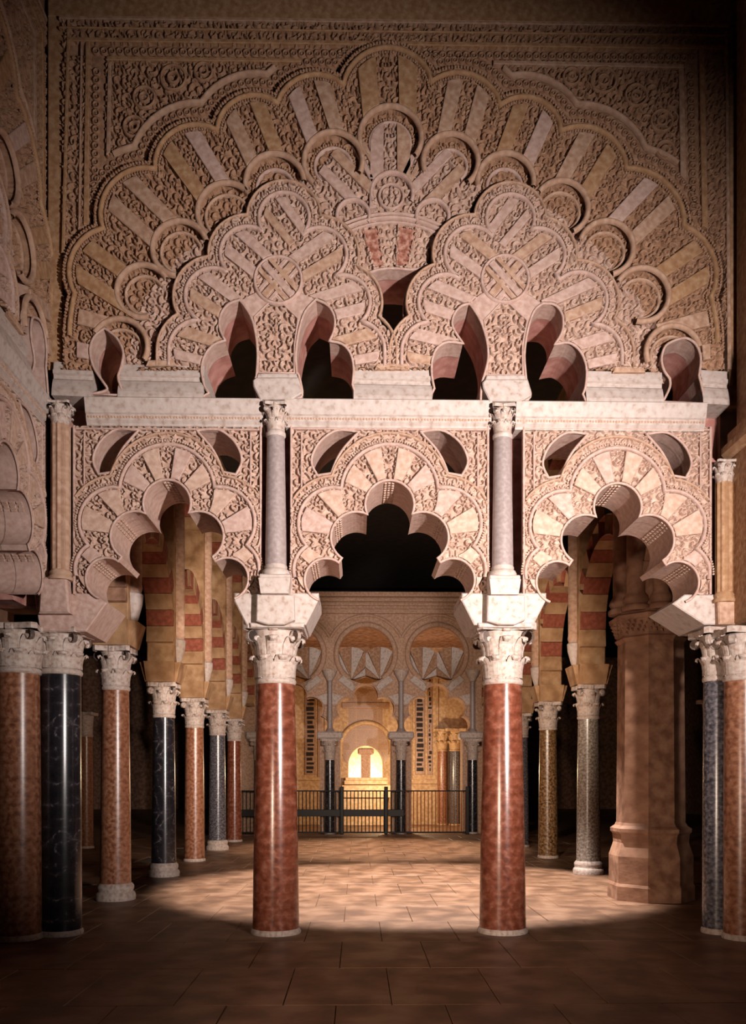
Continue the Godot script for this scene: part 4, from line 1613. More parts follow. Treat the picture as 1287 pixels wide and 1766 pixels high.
# ---------------------------------------------------------------- shell and floor
func build_shell():
	# chapel on the camera's side, nave behind the screen; walls have thickness
	structure("ceiling_chapel", boxm(Vector3(-5.2, 11.6, 0.0), Vector3(5.2, 12.0, 11.4), 0.0), M.dark_wood, "dark wooden ceiling over the chapel")
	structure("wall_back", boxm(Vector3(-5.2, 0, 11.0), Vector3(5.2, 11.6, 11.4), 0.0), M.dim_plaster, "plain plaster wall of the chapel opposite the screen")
	structure("ceiling_nave", boxm(Vector3(-17.4, 9.3, -42.0), Vector3(17.4, 9.7, -0.72), 0.0), M.dark_wood, "dark wooden ceiling over the nave")
	structure("wall_nave_left", boxm(Vector3(-17.4, 0, -42.0), Vector3(-17.0, 9.3, -0.72), 0.0), M.brown_stone, "dim outer wall of the left aisle")
	structure("wall_nave_right", boxm(Vector3(17.0, 0, -42.0), Vector3(17.4, 9.3, -0.72), 0.0), M.brown_stone, "dim outer wall of the right aisle")
	structure("wall_end", boxm(Vector3(-17.4, 0, -42.4), Vector3(17.4, 9.7, -42.0), 0.0), M.brown_stone, "end wall of the building behind the lit niche")
	for s in [-1.0, 1.0]:
		var lo := 3.66
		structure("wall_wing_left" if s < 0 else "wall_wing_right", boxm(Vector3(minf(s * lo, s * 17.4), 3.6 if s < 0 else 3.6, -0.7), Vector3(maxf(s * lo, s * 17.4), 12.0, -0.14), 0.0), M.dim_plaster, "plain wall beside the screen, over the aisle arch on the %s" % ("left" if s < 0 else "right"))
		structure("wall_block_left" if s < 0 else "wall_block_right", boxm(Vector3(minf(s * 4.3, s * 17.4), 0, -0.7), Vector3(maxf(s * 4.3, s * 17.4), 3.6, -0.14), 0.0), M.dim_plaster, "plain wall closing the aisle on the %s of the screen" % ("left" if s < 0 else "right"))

func build_floor():
	var f := structure("floor", boxm(Vector3(-17.4, -0.4, -42.4), Vector3(17.4, -0.012, 11.4), 0.0), M.joint_mortar, "worn brown stone paving of the chapel and nave")
	var rng := RandomNumberGenerator.new()
	rng.seed = 5
	var z := 5.2
	var row := 0
	var shared := {}
	while z > -17.0:
		var dz := 1.24
		var off := 0.36 if row % 2 else -0.04
		var x := -4.96 + off
		while x < 4.9:
			var w := 0.82
			var key := row % 3
			if not shared.has(key):
				shared[key] = boxm(Vector3(0, -0.05, -dz + 0.006), Vector3(w - 0.006, 0.0, 0), 0.004)
				(shared[key] as ArrayMesh).surface_set_material(0, M.floor_stone)
			var o := MeshInstance3D.new()
			o.mesh = shared[key]
			o.name = "slab"
			f.add_child(o, true)
			o.position = Vector3(x, -0.004 * rng.randf(), z)
			x += w
		z -= dz
		row += 1
	# paving beyond the slabs that can be told apart
	structure("floor_aisle_left", boxm(Vector3(-17.0, -0.2, -42.0), Vector3(-5.0, -0.002, 11.0), 0.0), M.floor_stone, "stone paving of the left aisle")
	structure("floor_aisle_right", boxm(Vector3(5.4, -0.2, -42.0), Vector3(17.0, -0.002, 11.0), 0.0), M.floor_stone, "stone paving of the right aisle")
	structure("floor_far", boxm(Vector3(-5.0, -0.2, -42.0), Vector3(5.4, -0.002, -17.2), 0.0), M.floor_stone, "stone paving beyond the railing")
	structure("floor_near", boxm(Vector3(-5.0, -0.2, 5.2), Vector3(5.4, -0.002, 11.0), 0.0), M.floor_stone, "stone paving of the chapel behind the viewer")

# ---------------------------------------------------------------- nave
# an arch of separate voussoirs in a plane of constant x
func striped_arch(label: String, x: float, z0: float, z1: float, ys: float, r_in: float, ring: float, thick: float, over: float, n: int, group: String, striped := true):
	var zc := (z0 + z1) / 2.0
	var t := thing("striped_arch", label, "arch", Vector3(x, ys, zc), group)
	var a0 := -deg_to_rad(over)
	var a1 := PI + deg_to_rad(over)
	for k in n:
		var mb := MB.new()
		var b0 := lerpf(a0, a1, (k + 0.02) / n)
		var b1 := lerpf(a0, a1, (k + 0.98) / n)
		var poly := PackedVector2Array()
		for s in 3:
			poly.append(Vector2.from_angle(lerpf(b0, b1, s / 2.0)) * r_in)
		for s in 3:
			poly.append(Vector2.from_angle(lerpf(b1, b0, s / 2.0)) * (r_in + ring))
		slab_into(mb, poly, -thick / 2, thick / 2, 0.008)
		var o := add("voussoir", mb.done(), (M.brick_red if k % 2 else M.ochre_plaster) if striped else M.brown_stone, t, true)
		o.rotation.y = PI / 2
	return t

func nave_support(side: String, i: int, x: float, z: float, kind: String, label: String, h: float, base: int):
	column("nave_column", label, Vector3(x, 0, z), h, 0.215, 0.185, kind, 0.56, 0.24, "capital_stone", "columns of the nave arcades", base)
	var t := thing("arcade_pillar", "ochre masonry pillar on its impost above the %s" % label.replace("nave column", "column"), "pillar", Vector3(x, h + 0.56, z), "pillars over the nave columns")
	var y := h + 0.56
	var pm := MB.new()
	# cruciform impost widening upwards
	for q in [[0.27, 0.36, 0.24, 0.27], [0.24, 0.26, 0.27, 0.40]]:
		var a := []
		var b := []
		for s in [[-1, -1], [1, -1], [1, 1], [-1, 1]]:
			a.append(Vector3(s[0] * q[0], 0, s[1] * q[2]))
			b.append(Vector3(s[0] * q[1], 0.34, s[1] * q[3]))
		for k in 4:
			var m := (k + 1) % 4
			pm.quad(a[k], a[m], b[m], b[k], (a[k] + a[m]) / 2.0)
		pm.quad(a[0], a[1], a[2], a[3], Vector3.DOWN)
		pm.quad(b[0], b[1], b[2], b[3], Vector3.UP)
	add("impost", pm.done(), M.ochre_plaster, t, true)
	add("shaft", boxm(Vector3(-0.24, 0.34, -0.24), Vector3(0.24, 9.3 - y, 0.24), 0.015), M.ochre_plaster, t, true)
	# half-round pilaster on the nave face
	var s := -signf(x)
	var hp := MB.new()
	lathe_into(hp, [Vector2(0.10, 0.75), Vector2(0.13, 0.85), Vector2(0.12, 0.92), Vector2(0.12, 9.2 - y)], 16, Vector3(s * 0.25, 0, 0))
	add("pilaster", hp.done(), M.stone_tan, t, true)
	add("corbel", lathe([Vector2(0.02, 0.3), Vector2(0.07, 0.4), Vector2(0.13, 0.62), Vector2(0.14, 0.75), Vector2(0.11, 0.78)], 16, Vector3(s * 0.25, 0, 0)), M.stone_pale, t, true)

func build_nave():
	var xl := -3.78
	var xr := 3.86
	var zl := [-2.94, -5.9, -8.7, -11.6, -14.4]
	var kl := ["marble_rose", "marble_black", "marble_rose", "marble_blue", "marble_red"]
	var lab := ["rose marble nave column with white base ring", "black marble nave column on a white base", "rose nave column third from the screen", "dark grey nave column fourth from the screen", "reddish nave column nearest the railing"]
	for i in 5:
		nave_support("left", i, xl, zl[i], kl[i], lab[i], 3.02 if i == 0 else 2.86, 1 if i in [0, 1, 3] else 0)
	var zr := [-6.1, -9.3, -12.4, -15.2]
	var kr := ["marble_mottled", "marble_brown", "marble_blue", "marble_rose"]
	var labr := ["mottled grey nave column with bright white capital behind the octagonal pier", "brown mottled nave column between the bright capital and the red column", "grey nave column of the right arcade seen past the red column", "rose nave column of the right arcade by the railing"]
	for i in 4:
		nave_support("right", i, xr, zr[i], kr[i], labr[i], 2.86, 1 if i == 0 else 0)
	# two tiers of arches between the supports
	var rows := [[xl, [-0.7] + zl + [-17.3], ["screen wall", "white-ringed rose column", "black marble column", "third rose column", "dark grey column", "reddish column", "distant screen"]],
		[xr, [-0.7, -2.9] + zr + [-17.6], ["screen wall", "octagonal pier", "bright-capital column", "brown mottled column", "plain grey column", "last rose column", "distant screen"]]]
	for rw in rows:
		var zs: Array = rw[1]
		for i in zs.size() - 1:
			var z0: float = zs[i]
			var z1: float = zs[i + 1]
			var gap := absf(z1 - z0)
			var r := gap / 2.0 - 0.30
			var where := "between the %s and the %s" % [rw[2][i], rw[2][i + 1]]
			striped_arch(("lower striped horseshoe arch " if i > 0 else "lower brown arch ") + where, rw[0], z0, z1, 4.35, r, 0.31, 0.46, 12.0, 15, "arches of the nave", i > 0)
			striped_arch(("upper striped round arch " if i > 0 else "upper brown arch ") + where, rw[0], z0, z1, 6.9, r, 0.31, 0.5, 0.0, 13, "arches of the nave", i > 0)
			var wl := thing("arcade_wall", "plaster wall over the arches " + where, "wall", Vector3(rw[0], 8.5, (z0 + z1) / 2))
			add("panel", boxm(Vector3(-0.22, 0.0, -gap / 2), Vector3(0.22, 0.8, gap / 2), 0.0), M.ochre_plaster, wl, true)
	octagonal_pier(Vector3(xr + 0.02, 0, -2.95))
	# dim second rows of columns in the aisles
	for s in [-1.0, 1.0]:
		for i in 3:
			column("aisle_column", "dim column standing in the dark outer aisle behind the %s" % ["row of rose and black columns" if s < 0 else "octagonal pier"], Vector3(s * 7.2, 0, -5.0 - i * 3.6), 2.86, 0.2, 0.18, ["marble_rose", "marble_black"][i % 2], 0.56, 0.24, "capital_stone", "dim aisle columns", 0, false)

func octagonal_pier(pos: Vector3):
	var t := thing("octagonal_pier", "tall brown octagonal stone pier with moulded plinth and carved capital band", "pier", pos)
	var oct := func(prof: Array) -> ArrayMesh:
		var mb := MB.new()
		lathe_into(mb, prof, 8, Vector3.ZERO, false)
		return mb.done()
	var y := func(py: float) -> float: return 1.675 + (1348 - py) * 11.7 / F
	var parts := [
		["plinth", [Vector2(0.60, 0), Vector2(0.60, y.call(1530)), Vector2(0.58, y.call(1525)), Vector2(0.58, y.call(1478)), Vector2(0.52, y.call(1455))]],
		["base_moulding", [Vector2(0.52, y.call(1455)), Vector2(0.53, y.call(1440)), Vector2(0.56, y.call(1436)), Vector2(0.56, y.call(1430)), Vector2(0.50, y.call(1425)), Vector2(0.48, y.call(1420))]],
		["shaft", [Vector2(0.475, y.call(1422)), Vector2(0.455, y.call(1104))]],
		["capital_moulding", [Vector2(0.46, y.call(1104)), Vector2(0.50, y.call(1098)), Vector2(0.47, y.call(1094)), Vector2(0.48, y.call(1090))]],
		["capital_band", [Vector2(0.49, y.call(1092)), Vector2(0.55, y.call(1068))]],
		["abacus", [Vector2(0.57, y.call(1068)), Vector2(0.58, y.call(1060)), Vector2(0.52, y.call(1056)), Vector2(0.5, y.call(1052))]],
		["upper_pier", [Vector2(0.42, y.call(1052)), Vector2(0.40, 9.3)]],
	]
	for p in parts:
		var o := add(p[0], oct.call(p[1]), M.brown_stone, t, true)
		o.rotation.y = PI / 8
	# carved leaves round the capital band
	var band := MB.new()
	var rng := RandomNumberGenerator.new()
	rng.seed = 9
	for k in 120:
		var a := TAU * k / 120 + rng.randf() * 0.03
		var yy: float = lerpf(y.call(1089), y.call(1071), (k * 7 % 10) / 9.0)
		var rr: float = lerpf(0.47, 0.53, (k * 7 % 10) / 9.0)
		var c := Vector3(cos(a) * rr, yy, sin(a) * rr)
		var out := Vector3(cos(a), 0, sin(a))
		var side := Vector3(-sin(a), 0, cos(a)) * 0.02
		var up := Vector3(0, 0.028, 0)
		var tip := c + out * 0.035
		band.tri(c - side - up, c + side - up, tip, out - Vector3.UP)
		band.tri(c + side - up, c + side + up, tip, out + side)
		band.tri(c + side + up, c - side + up, tip, out + Vector3.UP)
		band.tri(c - side + up, c - side - up, tip, out - side)
	var bo := add("carved_leaves", band.done(), M.brown_stone, t, true)
	bo.set_meta("kind", "stuff")
	# cluster of shafts above the capital
	for q in [[-0.30, 0.28, 0.13], [0.0, 0.42, 0.11], [0.3, 0.3, 0.13], [-0.42, 0.0, 0.12]]:
		var yb: float = y.call(1054)
		add("cluster_shaft", lathe([Vector2(q[2] * 1.5, yb), Vector2(q[2] * 1.6, yb + 0.06), Vector2(q[2] * 1.2, yb + 0.1), Vector2(q[2] * 1.45, yb + 0.15), Vector2(q[2] * 1.35, yb + 0.2), Vector2(q[2], yb + 0.26), Vector2(q[2], 9.25)], 16, Vector3(q[0], 0, q[1])), M.brown_stone, t, true)

# ---------------------------------------------------------------- the far end
func px_poly(list, z: float) -> PackedVector2Array:
	return w2s(pts(list), z)

func build_far_end():
	var z := -17.9
	var wall := CSGCombiner3D.new()
	wall.name = "wall_far_screen"
	wall.set_meta("kind", "structure")
	wall.set_meta("label", "far carved screen wall with round arches before the lit niche")
	wall.set_meta("category", "wall")
	add_child(wall)
	var xw := func(px: float) -> float: return at_px(px, 1300, z).x
	var body := CSGPolygon3D.new()
	body.name = "body"
	var l := Vector3(-4.2, at_px(640, 1023, z).y, z)
	var r := Vector3(4.3, l.y, z)
	body.polygon = PackedVector2Array([Vector2(l.x, 0), Vector2(r.x, 0), Vector2(r.x, r.y), Vector2(l.x, l.y)])
	body.depth = 0.6
	body.position.z = z
	body.material = M.stone_tan
	wall.add_child(body)
	var cuts := []
	for c in [508, 631, 754]:
		cuts.append(w2s(circ(Vector2(c, 1128), 51.0, 36), z))
		# lower lobed opening
		var lob := lobed([[c - 41, 1250, 16], [c - 29, 1222, 20], [c, 1200, 21], [c + 29, 1222, 20], [c + 41, 1250, 16]], 0.0, Vector2(c, 1245), 100.0, 80.0)
		lob.append(Vector2(c + 44, 1475))
		lob.append(Vector2(c - 44, 1475))
		cuts.append(w2s(lob, z))
	for h in cuts:
		var cut := CSGPolygon3D.new()
		cut.name = "opening"
		cut.operation = CSGShape3D.OPERATION_SUBTRACTION
		cut.polygon = clean(h, 0.01)
		cut.depth = 1.6
		cut.position.z = z + 0.4
		cut.material = M.stucco
		wall.add_child(cut, true)
	var names_b := ["far left arch of the distant screen, half hidden by the red column", "middle arch of the distant screen in front of the lit niche", "far right arch of the distant screen, partly in shade"]
	for bi in 3:
		var c: float = [508.0, 631.0, 754.0][bi]
		var t := thing("distant_arch", names_b[bi], "arch", at_px(c, 1175, z), "arches of the distant screen")
		var ring := MB.new()
		var rp := PackedVector2Array()
		for k in 33:
			rp.append(Vector2(c, 1128) + Vector2.from_angle(deg_to_rad(lerpf(125, 415, k / 32.0))) * 51.0)
		bar_into(ring, w2s(rp, z), z, 0.09, 0.08)
		add("arch_moulding", ring.done(), M.stone_tan, t)
		var ring2 := MB.new()
		var rp2 := PackedVector2Array()
		for k in 25:
			rp2.append(Vector2(c, 1128) + Vector2.from_angle(deg_to_rad(lerpf(-155, -25, k / 24.0))) * 67.0)
		bar_into(ring2, w2s(rp2, z), z, 0.05, 0.05)
		add("outer_moulding", ring2.done(), M.stone_tan, t)
		# crossing half arches that fill the lower part of the round opening: rays of stone
		var round_in := circ(Vector2(c, 1128), 50.0)
		var upper := pts([[c - 60, 1080], [c + 60, 1080], [c + 60, 1170], [c - 60, 1170]])
		for s in [-1.0, 1.0]:
			var o := Vector2(c + s * 25, 1166)
			for k in 6:
				var a := deg_to_rad(-90 - 66 + k * 26.4)
				var p := PackedVector2Array([o + Vector2(0, 6), o + Vector2.from_angle(a - 0.22) * 60.0, o + Vector2.from_angle(a) * 60.0, o + Vector2.from_angle(a + 0.22) * 60.0])
				var half := pts([[c, 1070], [c + s * 70, 1070], [c + s * 70, 1175], [c, 1175]])
				var qs := within(within(within(within([p], round_in), half), upper), circ(Vector2(c + s * 25, 1148), 33.0))
				if qs:
					add("voussoir", slab(w2s(biggest(qs), z), z - 0.5, z - 0.04 - 0.05 * (k % 2), 0.02), M.stone_pale if k % 2 else M.stucco, t)
		# rays round the lower lobed opening
		for k in 11:
			var a := deg_to_rad(-90 + (k - 5) * 21.0)
			var o := Vector2(c, 1212)
			var p := PackedVector2Array([o + Vector2.from_angle(a - 0.15) * 26.0, o + Vector2.from_angle(a - 0.165) * 62.0, o + Vector2.from_angle(a + 0.165) * 62.0, o + Vector2.from_angle(a + 0.15) * 26.0])
			var lob2 := lobed([[c - 41, 1250, 16], [c - 29, 1222, 20], [c, 1200, 21], [c + 29, 1222, 20], [c + 41, 1250, 16]], 2.0, Vector2(c, 1245), 100.0, 80.0)
			lob2.append(Vector2(c + 44, 1475))
			lob2.append(Vector2(c - 44, 1475))
			var qs := cut_by(p, [circ(Vector2(c, 1128), 53.0), lob2])
			if qs:
				add("voussoir", slab(w2s(biggest(qs), z), z - 0.02, z + 0.04 + 0.03 * (k % 2), 0.02), M.stone_pale if k % 2 else M.stone_tan, t)
	# top frieze
	var fr := thing("frieze", "moulded pale frieze along the top of the distant screen", "moulding", at_px(640, 1060, z))
	for q in [[1023, 1029, 0.16], [1033, 1037, 0.10], [1041, 1044, 0.08], [1052, 1058, 0.12]]:
		var a := at_px(380, q[1], z)
		var b := at_px(900, q[0], z)
		add("strip", boxm(Vector3(a.x, a.y, z - 0.02), Vector3(b.x, b.y, z + q[2]), 0.02), M.stone_tan, fr)
	# columns of the distant screen and the small colonnettes above
	for cn in [[569, "black column of the distant screen on the left of the lit niche"], [692, "black column of the distant screen on the right of the lit niche"], [447, "black column of the distant screen hidden behind the red column"], [815, "black column of the distant screen at the dark right end"]]:
		var p := at_px(cn[0], 1435, z + 0.12)
		var t := column("distant_column", cn[1], Vector3(p.x, 0, z + 0.1), 1.675 + (1348 - 1308) * 26.9 / F, 0.17, 0.155, "marble_black", 0.62, 0.28, "stone_pale" if false else "capital_stone", "black columns of the distant screen")
		add("impost", boxm(Vector3(-0.42, 1.675 + (1348 - 1275) * 26.9 / F, -0.5), Vector3(0.42, 1.675 + (1348 - 1262) * 26.9 / F, 0.14), 0.05), M.stone_pale, t, true)
		var yb: float = 1.675 + (1348 - 1262) * 26.9 / F
		var yt: float = 1.675 + (1348 - 1168) * 26.9 / F
		var cl := thing("distant_colonnette", "little colonnette above the " + cn[1].replace(" of the distant screen", ""), "column", Vector3(p.x, yb, z + 0.14), "little colonnettes of the distant screen")
		add("shaft", lathe([Vector2(0.13, 0), Vector2(0.12, 0.05), Vector2(0.085, 0.09), Vector2(0.075, yt - yb - 0.16), Vector2(0.1, yt - yb - 0.14)], 16), M.colonnette_grey, cl, true)
		add("capital", lathe([Vector2(0.08, yt - yb - 0.15), Vector2(0.13, yt - yb - 0.05), Vector2(0.22, yt - yb + 0.1), Vector2(0.24, yt - yb + 0.2)], 12), M.capital_stone, cl, true)
	railing(z + 0.28)
	niche()

func railing(z: float):
	var t := thing("railing", "low iron and brass railing across the nave before the distant screen", "railing", at_px(650, 1434, z))
	var y0 := 0.06
	var y1 := at_px(650, 1363, z).y
	var bm := lathe([Vector2(0.016, y0), Vector2(0.016, y1 - 0.02)], 6)
	var x := at_px(400, 1400, z).x
	var xe := at_px(806, 1400, z).x
	var split := at_px(697, 1400, z).x
	var bm2 := bm.duplicate()
	bm.surface_set_material(0, M.iron)
	bm2.surface_set_material(0, M.brass_bar)
	while x < xe:
		var o := MeshInstance3D.new()
		o.name = "bar"
		o.mesh = bm if x < split else bm2
		t.add_child(o, true)
		o.position = Vector3(x, 0, z) - t.position
		x += 0.118
	var xa := at_px(400, 1400, z).x
	add("top_rail", boxm(Vector3(xa, y1 - 0.04, z - 0.03), Vector3(xe, y1, z + 0.03), 0.01), M.iron, t)
	add("bottom_rail", boxm(Vector3(xa, 0.03, z - 0.03), Vector3(xe, 0.08, z + 0.03), 0.01), M.iron, t)
	add("middle_rail", boxm(Vector3(xa, at_px(600, 1408, z).y, z - 0.02), Vector3(split, at_px(600, 1396, z).y, z + 0.04), 0.01), M.iron, t)
	for px in [590, 666, 806, 398]:
		var p := at_px(px, 1400, z)
		add("post", boxm(Vector3(p.x - 0.06, 0, z - 0.06), Vector3(p.x + 0.06, y1 + 0.12, z + 0.06), 0.015), M.iron, t)

func niche():
	# sanctuary behind the distant screen, lit by its own lamp
	var z := -23.5
	var P := func(px: float, py: float) -> Vector3: return at_px(px, py, z)
	var wall := thing("sanctuary_wall", "golden mosaic wall behind the distant screen with bands of dark lettering", "wall", P.call(640, 1434))
	var xa: float = P.call(452, 1300).x
	var xb: float = P.call(812, 1300).x
	var win := [[P.call(600, 1380).x, P.call(663, 1380).x]]
	var x0: float = P.call(601, 1300).x
	var x1: float = P.call(660, 1300).x
	var ys: float = P.call(640, 1342).y
	var yt: float = P.call(640, 1286).y
	add("panel", boxm(Vector3(xa, 0, z - 0.3), Vector3(x0, 7.6, z), 0.0), M.gold_plaster, wall)
	add("panel", boxm(Vector3(x1, 0, z - 0.3), Vector3(xb, 7.6, z), 0.0), M.gold_plaster, wall)
	add("panel", boxm(Vector3(x0, 0, z - 0.3), Vector3(x1, ys, z), 0.0), M.gold_plaster, wall)
	# arched head of the window
	var head := PackedVector2Array()
	head.append(Vector2(x0, yt + 4.4))
	head.append(Vector2(x0, ys))
	for k in 17:
		var a := PI - PI * k / 16.0
		head.append(Vector2((x0 + x1) / 2 + cos(a) * (x1 - x0) / 2 * 0.999, lerpf(ys, yt, 0.4) + sin(a) * (yt - ys) * 0.6))
	head.append(Vector2(x1, ys))
	head.append(Vector2(x1, yt + 4.4))
	add("panel", slab(head, z - 0.3, z, 0.0), M.gold_mosaic, wall)
	var big := PackedVector2Array()
	for k in 25:
		big.append(Vector2(631, 1290) + Vector2.from_angle(deg_to_rad(lerpf(-195, 15, k / 24.0))) * 44.0)
	var bm := MB.new()
	bar_into(bm, w2s(big, z), z, 0.10, 0.10)
	add("arch_moulding", bm.done(), M.gold_plaster, wall)
	var tym := circ(Vector2(631, 1290), 42.0)
	for q in cut_by(tym, [circ(Vector2(631, 1312), 31.0), pts([[560, 1318], [700, 1318], [700, 1400], [560, 1400]])]):
		add("mosaic_tympanum", slab(w2s(q, z), z - 0.02, z + 0.02, 0.0), M.gold_mosaic, wall)
	for q in [[526, 1150, 545, 1336], [548, 1165, 556, 1345], [716, 1150, 733, 1336], [737, 1150, 746, 1336], [590, 1212, 672, 1222]]:
		add("lettered_band", boxm(P.call(q[0], q[3]) + Vector3(0, 0, -0.02), P.call(q[2], q[1]) + Vector3(0, 0, 0.04), 0.01), M.gold_mosaic, wall)
	for q in [[512, 1340, 565, 1346], [705, 1344, 760, 1352], [560, 1150, 563, 1345], [752, 1150, 756, 1345], [708, 1150, 711, 1345]]:
		add("moulding", boxm(P.call(q[0], q[3]) + Vector3(0, 0, -0.02), P.call(q[2], q[1]) + Vector3(0, 0, 0.08), 0.015), M.gold_plaster, wall)
	# lettering strokes, like knotted script
	var rng := RandomNumberGenerator.new()
	rng.seed = 21
	for col in [[528, 543], [718, 731], [738, 745]]:
		var mb := MB.new()
		var yy := 1156.0
		while yy < 1330.0:
			var hh := 3.0 + rng.randf() * 4.0
			var a: Vector3 = P.call(col[0] + rng.randf() * 3.0, yy + hh)
			var b: Vector3 = P.call(col[1] - rng.randf() * 4.0, yy)
			mb.box(a + Vector3(0, 0, 0.04), b + Vector3(0, 0, 0.06))
			yy += hh + 3.0
		add("script", mb.done(), M.ink, wall).set_meta("kind", "stuff")
	# window with its middle shaft
	var wz := z - 1.5
	structure("wall_niche", boxm(Vector3(x0 - 0.9, 0, wz - 0.2), Vector3(x1 + 0.9, 5.4, wz), 0.0), M.altar_stone, "pale plaster back wall of the small lit niche behind the twin arches")
	structure("wall_niche_left", boxm(Vector3(x0 - 1.1, 0, wz), Vector3(x0 - 0.9, 5.4, z - 0.3), 0.0), M.altar_stone, "left wall of the small lit niche")
	structure("wall_niche_right", boxm(Vector3(x1 + 0.9, 0, wz), Vector3(x1 + 1.1, 5.4, z - 0.3), 0.0), M.altar_stone, "right wall of the small lit niche")
	structure("ceiling_niche", boxm(Vector3(x0 - 1.1, 5.4, wz - 0.2), Vector3(x1 + 1.1, 5.6, z - 0.3), 0.0), M.altar_stone, "vault of the small lit niche")
	for q in [[NICHE_LAMP, "hidden lamp standing inside the small niche behind the twin arches"], [SANCTUARY_LAMP, "bare lamp on a stand behind the right black column of the distant screen"]]:
		var t := thing("standing_lamp", q[1], "lamp", Vector3(q[0].x, 0, q[0].z))
		add("bulb", lathe([Vector2(0.02, q[0].y - 0.12), Vector2(0.09, q[0].y - 0.07), Vector2(0.12, q[0].y), Vector2(0.09, q[0].y + 0.07), Vector2(0.02, q[0].y + 0.12)], 16), M.lamp_glass, t, true)
		add("stand", lathe([Vector2(0.12, 0), Vector2(0.12, 0.02), Vector2(0.015, 0.04), Vector2(0.015, q[0].y - 0.12)], 10), M.iron, t, true)
	var sh := thing("window_column", "carved shaft dividing the bright twin window", "column", P.call(631, 1342))
	add("shaft", boxm(P.call(623, 1342) + Vector3(0, 0, -0.1), P.call(639, 1300) + Vector3(0, 0, 0.06), 0.03), M.stone_tan, sh)
	add("capital", boxm(P.call(617, 1302) + Vector3(0, 0, -0.12), P.call(645, 1290) + Vector3(0, 0, 0.1), 0.06), M.stone_tan, sh)
	# altar with steps
	var al := thing("altar", "pale stepped altar table under the bright twin window", "altar", P.call(631, 1434) * Vector3(1, 0, 1))
	for q in [[596, 668, 1346, 1341, 0.5], [594, 668, 1353, 1346, 0.62], [590, 672, 1375, 1354, 0.9], [592, 668, 1432, 1376, 0.8]]:
		var a: Vector3 = P.call(q[0], q[2])
		var b: Vector3 = P.call(q[1], q[3])
		add("step", boxm(Vector3(a.x, maxf(a.y, 0.0), z - 0.02), Vector3(b.x, b.y, z + q[4]), 0.02), M.altar_stone, al)
	# columns and carved jamb beside the right panel
	column("sanctuary_column", "dark green column beside the golden wall on the right of the niche", Vector3(P.call(783, 1400).x, 0, z + 0.5), 2.9, 0.24, 0.22, "marble_blue", 0.8, 0.4, "gold_plaster")
	column("sanctuary_column", "brown column next to the dark green one beside the golden wall", Vector3(P.call(762, 1400).x, 0, z + 0.3), 2.9, 0.2, 0.19, "marble_rose", 0.8, 0.36, "gold_plaster")
	structure("ceiling_sanctuary", boxm(Vector3(xa, 6.9, z - 0.3), Vector3(xb, 7.1, -18.6), 0.0), M.brown_stone, "ceiling of the lit sanctuary behind the distant screen")
	for s in [[xa - 0.2, xa, "left"], [xb, xb + 0.2, "right"]]:
		structure("wall_sanctuary_" + s[2], boxm(Vector3(s[0], 0, z - 0.3), Vector3(s[1], 7.8, -18.6), 0.0), M.gold_plaster, "%s wall of the lit sanctuary" % s[2])

# ---------------------------------------------------------------- side walls of the chapel
# a copy of a piece of the screen, turned to stand on the side wall
func turned(key: String, called: String, label: String):
	var src: Node3D = KEEP[key]
	var o: Node3D = src.duplicate()
	o.name = numbered(called)
	add_child(o)
	o.set_meta("label", label)
	var r := Basis(Vector3.UP, PI / 2)
	o.transform = Transform3D(r, r * src.position + Vector3(-3.72, 0, 3.47))
	return o

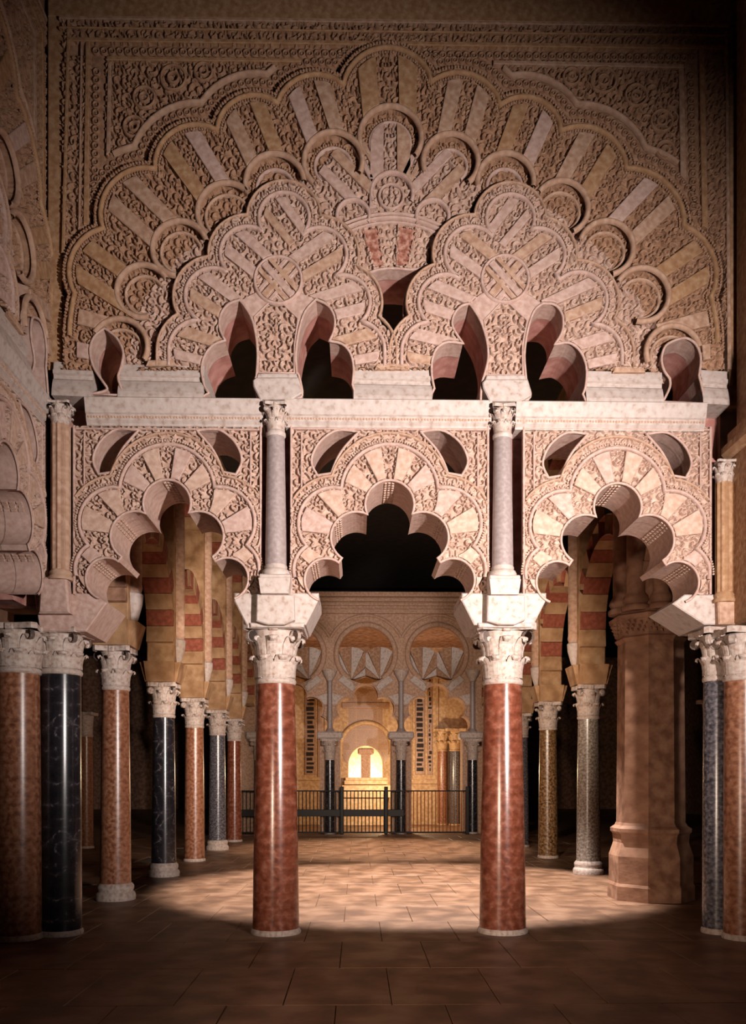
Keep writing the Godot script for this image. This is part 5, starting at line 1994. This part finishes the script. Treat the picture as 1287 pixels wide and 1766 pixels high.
func build_side_walls():
	turned("wall", "wall_left", "thick side wall of the chapel over the rose column")
	turned("great", "great_lobed_arch", "great lobed arch of the dim side wall, seen almost edge-on above the rose column")
	turned("frame", "carved_frame", "carved stucco frame of the dim side wall, seen almost edge-on")
	turned("arc_r", "interlaced_arch", "interlaced lobed arch on the side wall, over its lower arch by the rose column")
	turned("arc_c", "interlaced_arch", "recessed interlaced arch in the middle of the side wall")
	turned("bay1", "lobed_arch", "lower lobed arch in the middle of the side wall")
	turned("bay2", "lobed_arch", "lower lobed arch of the side wall springing from the rose column")
	turned("course", "string_course", "string course along the side wall above the rose column")
	turned("block", "springer_block", "springer block on the string course of the side wall")
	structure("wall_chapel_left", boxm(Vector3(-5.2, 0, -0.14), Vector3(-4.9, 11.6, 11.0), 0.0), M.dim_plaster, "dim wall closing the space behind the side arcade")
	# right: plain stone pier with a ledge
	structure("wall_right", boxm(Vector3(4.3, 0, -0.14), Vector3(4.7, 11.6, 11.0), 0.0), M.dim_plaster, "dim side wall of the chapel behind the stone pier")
	var p := thing("corner_pier", "plain ochre stone pier with a ledge above the slim speckled column", "pier", Vector3(3.95, 3.3, 0.5))
	add("upper_shaft", boxm(Vector3(3.74, 5.45, 0.05), Vector3(4.3, 11.5, 2.4), 0.04), M.stone_ochre, p)
	add("lower_shaft", boxm(Vector3(3.70, 3.35, 0.02), Vector3(4.3, 5.2, 2.4), 0.03), M.stone_ochre, p)
	add("ledge", boxm(Vector3(3.60, 5.17, -0.02), Vector3(4.3, 5.32, 2.4), 0.04), M.stone_ochre, p)
	add("ledge", boxm(Vector3(3.66, 5.30, 0.0), Vector3(4.3, 5.47, 2.4), 0.04), M.stone_ochre, p)
	var pr := at_px(1282, 1348, 0.15)
	column("marble_column", "rose marble column under the ochre stone pier", Vector3(pr.x, 0, 0.15), 2.8, 0.2, 0.19, "marble_rose", 0.5, 0.26)
	lamp_bodies()

func lamp_bodies():
	for d in LAMPS:
		var nave: bool = d.n == "nave_lamp"
		var t := thing(d.n, d.l, "lamp", d.at)
		var dir: Vector3 = (d.to - d.at).normalized()
		var r: float = d.s
		var head := add("housing", lathe([Vector2(r * 0.6, -0.26), Vector2(r * 1.1, -0.1), Vector2(r * 1.2, -0.04), Vector2(r * 1.2, -0.03)], 16), M.iron, t, true)
		var basis := Basis(Quaternion(Vector3.UP, dir))
		head.basis = basis
		var glass := add("glass", lathe([Vector2(r * 1.0, -0.03), Vector2(r * 1.0, -0.02)], 20), M.lamp_glass, t, true)
		glass.basis = basis
		if d.n == "ceiling_lamp":
			add("stem", lathe([Vector2(0.02, 0.1), Vector2(0.02, 0.3)], 8), M.iron, t, true)
		elif nave:
			add("bracket", boxm(Vector3(-0.02, -0.02, 0.1), Vector3(0.02, 0.02, 0.32), 0.004), M.iron, t, true)
		else:
			add("stand", lathe([Vector2(0.03, -d.at.y), Vector2(0.02, -0.25)], 10), M.iron, t, true)
			for k in 3:
				var leg := add("leg", boxm(Vector3(-0.012, -0.012, 0), Vector3(0.012, 0.012, 0.6), 0.003), M.iron, t, true)
				leg.position = Vector3(0, -d.at.y + 0.32, 0)
				leg.rotation = Vector3(0.55, TAU * k / 3, 0)
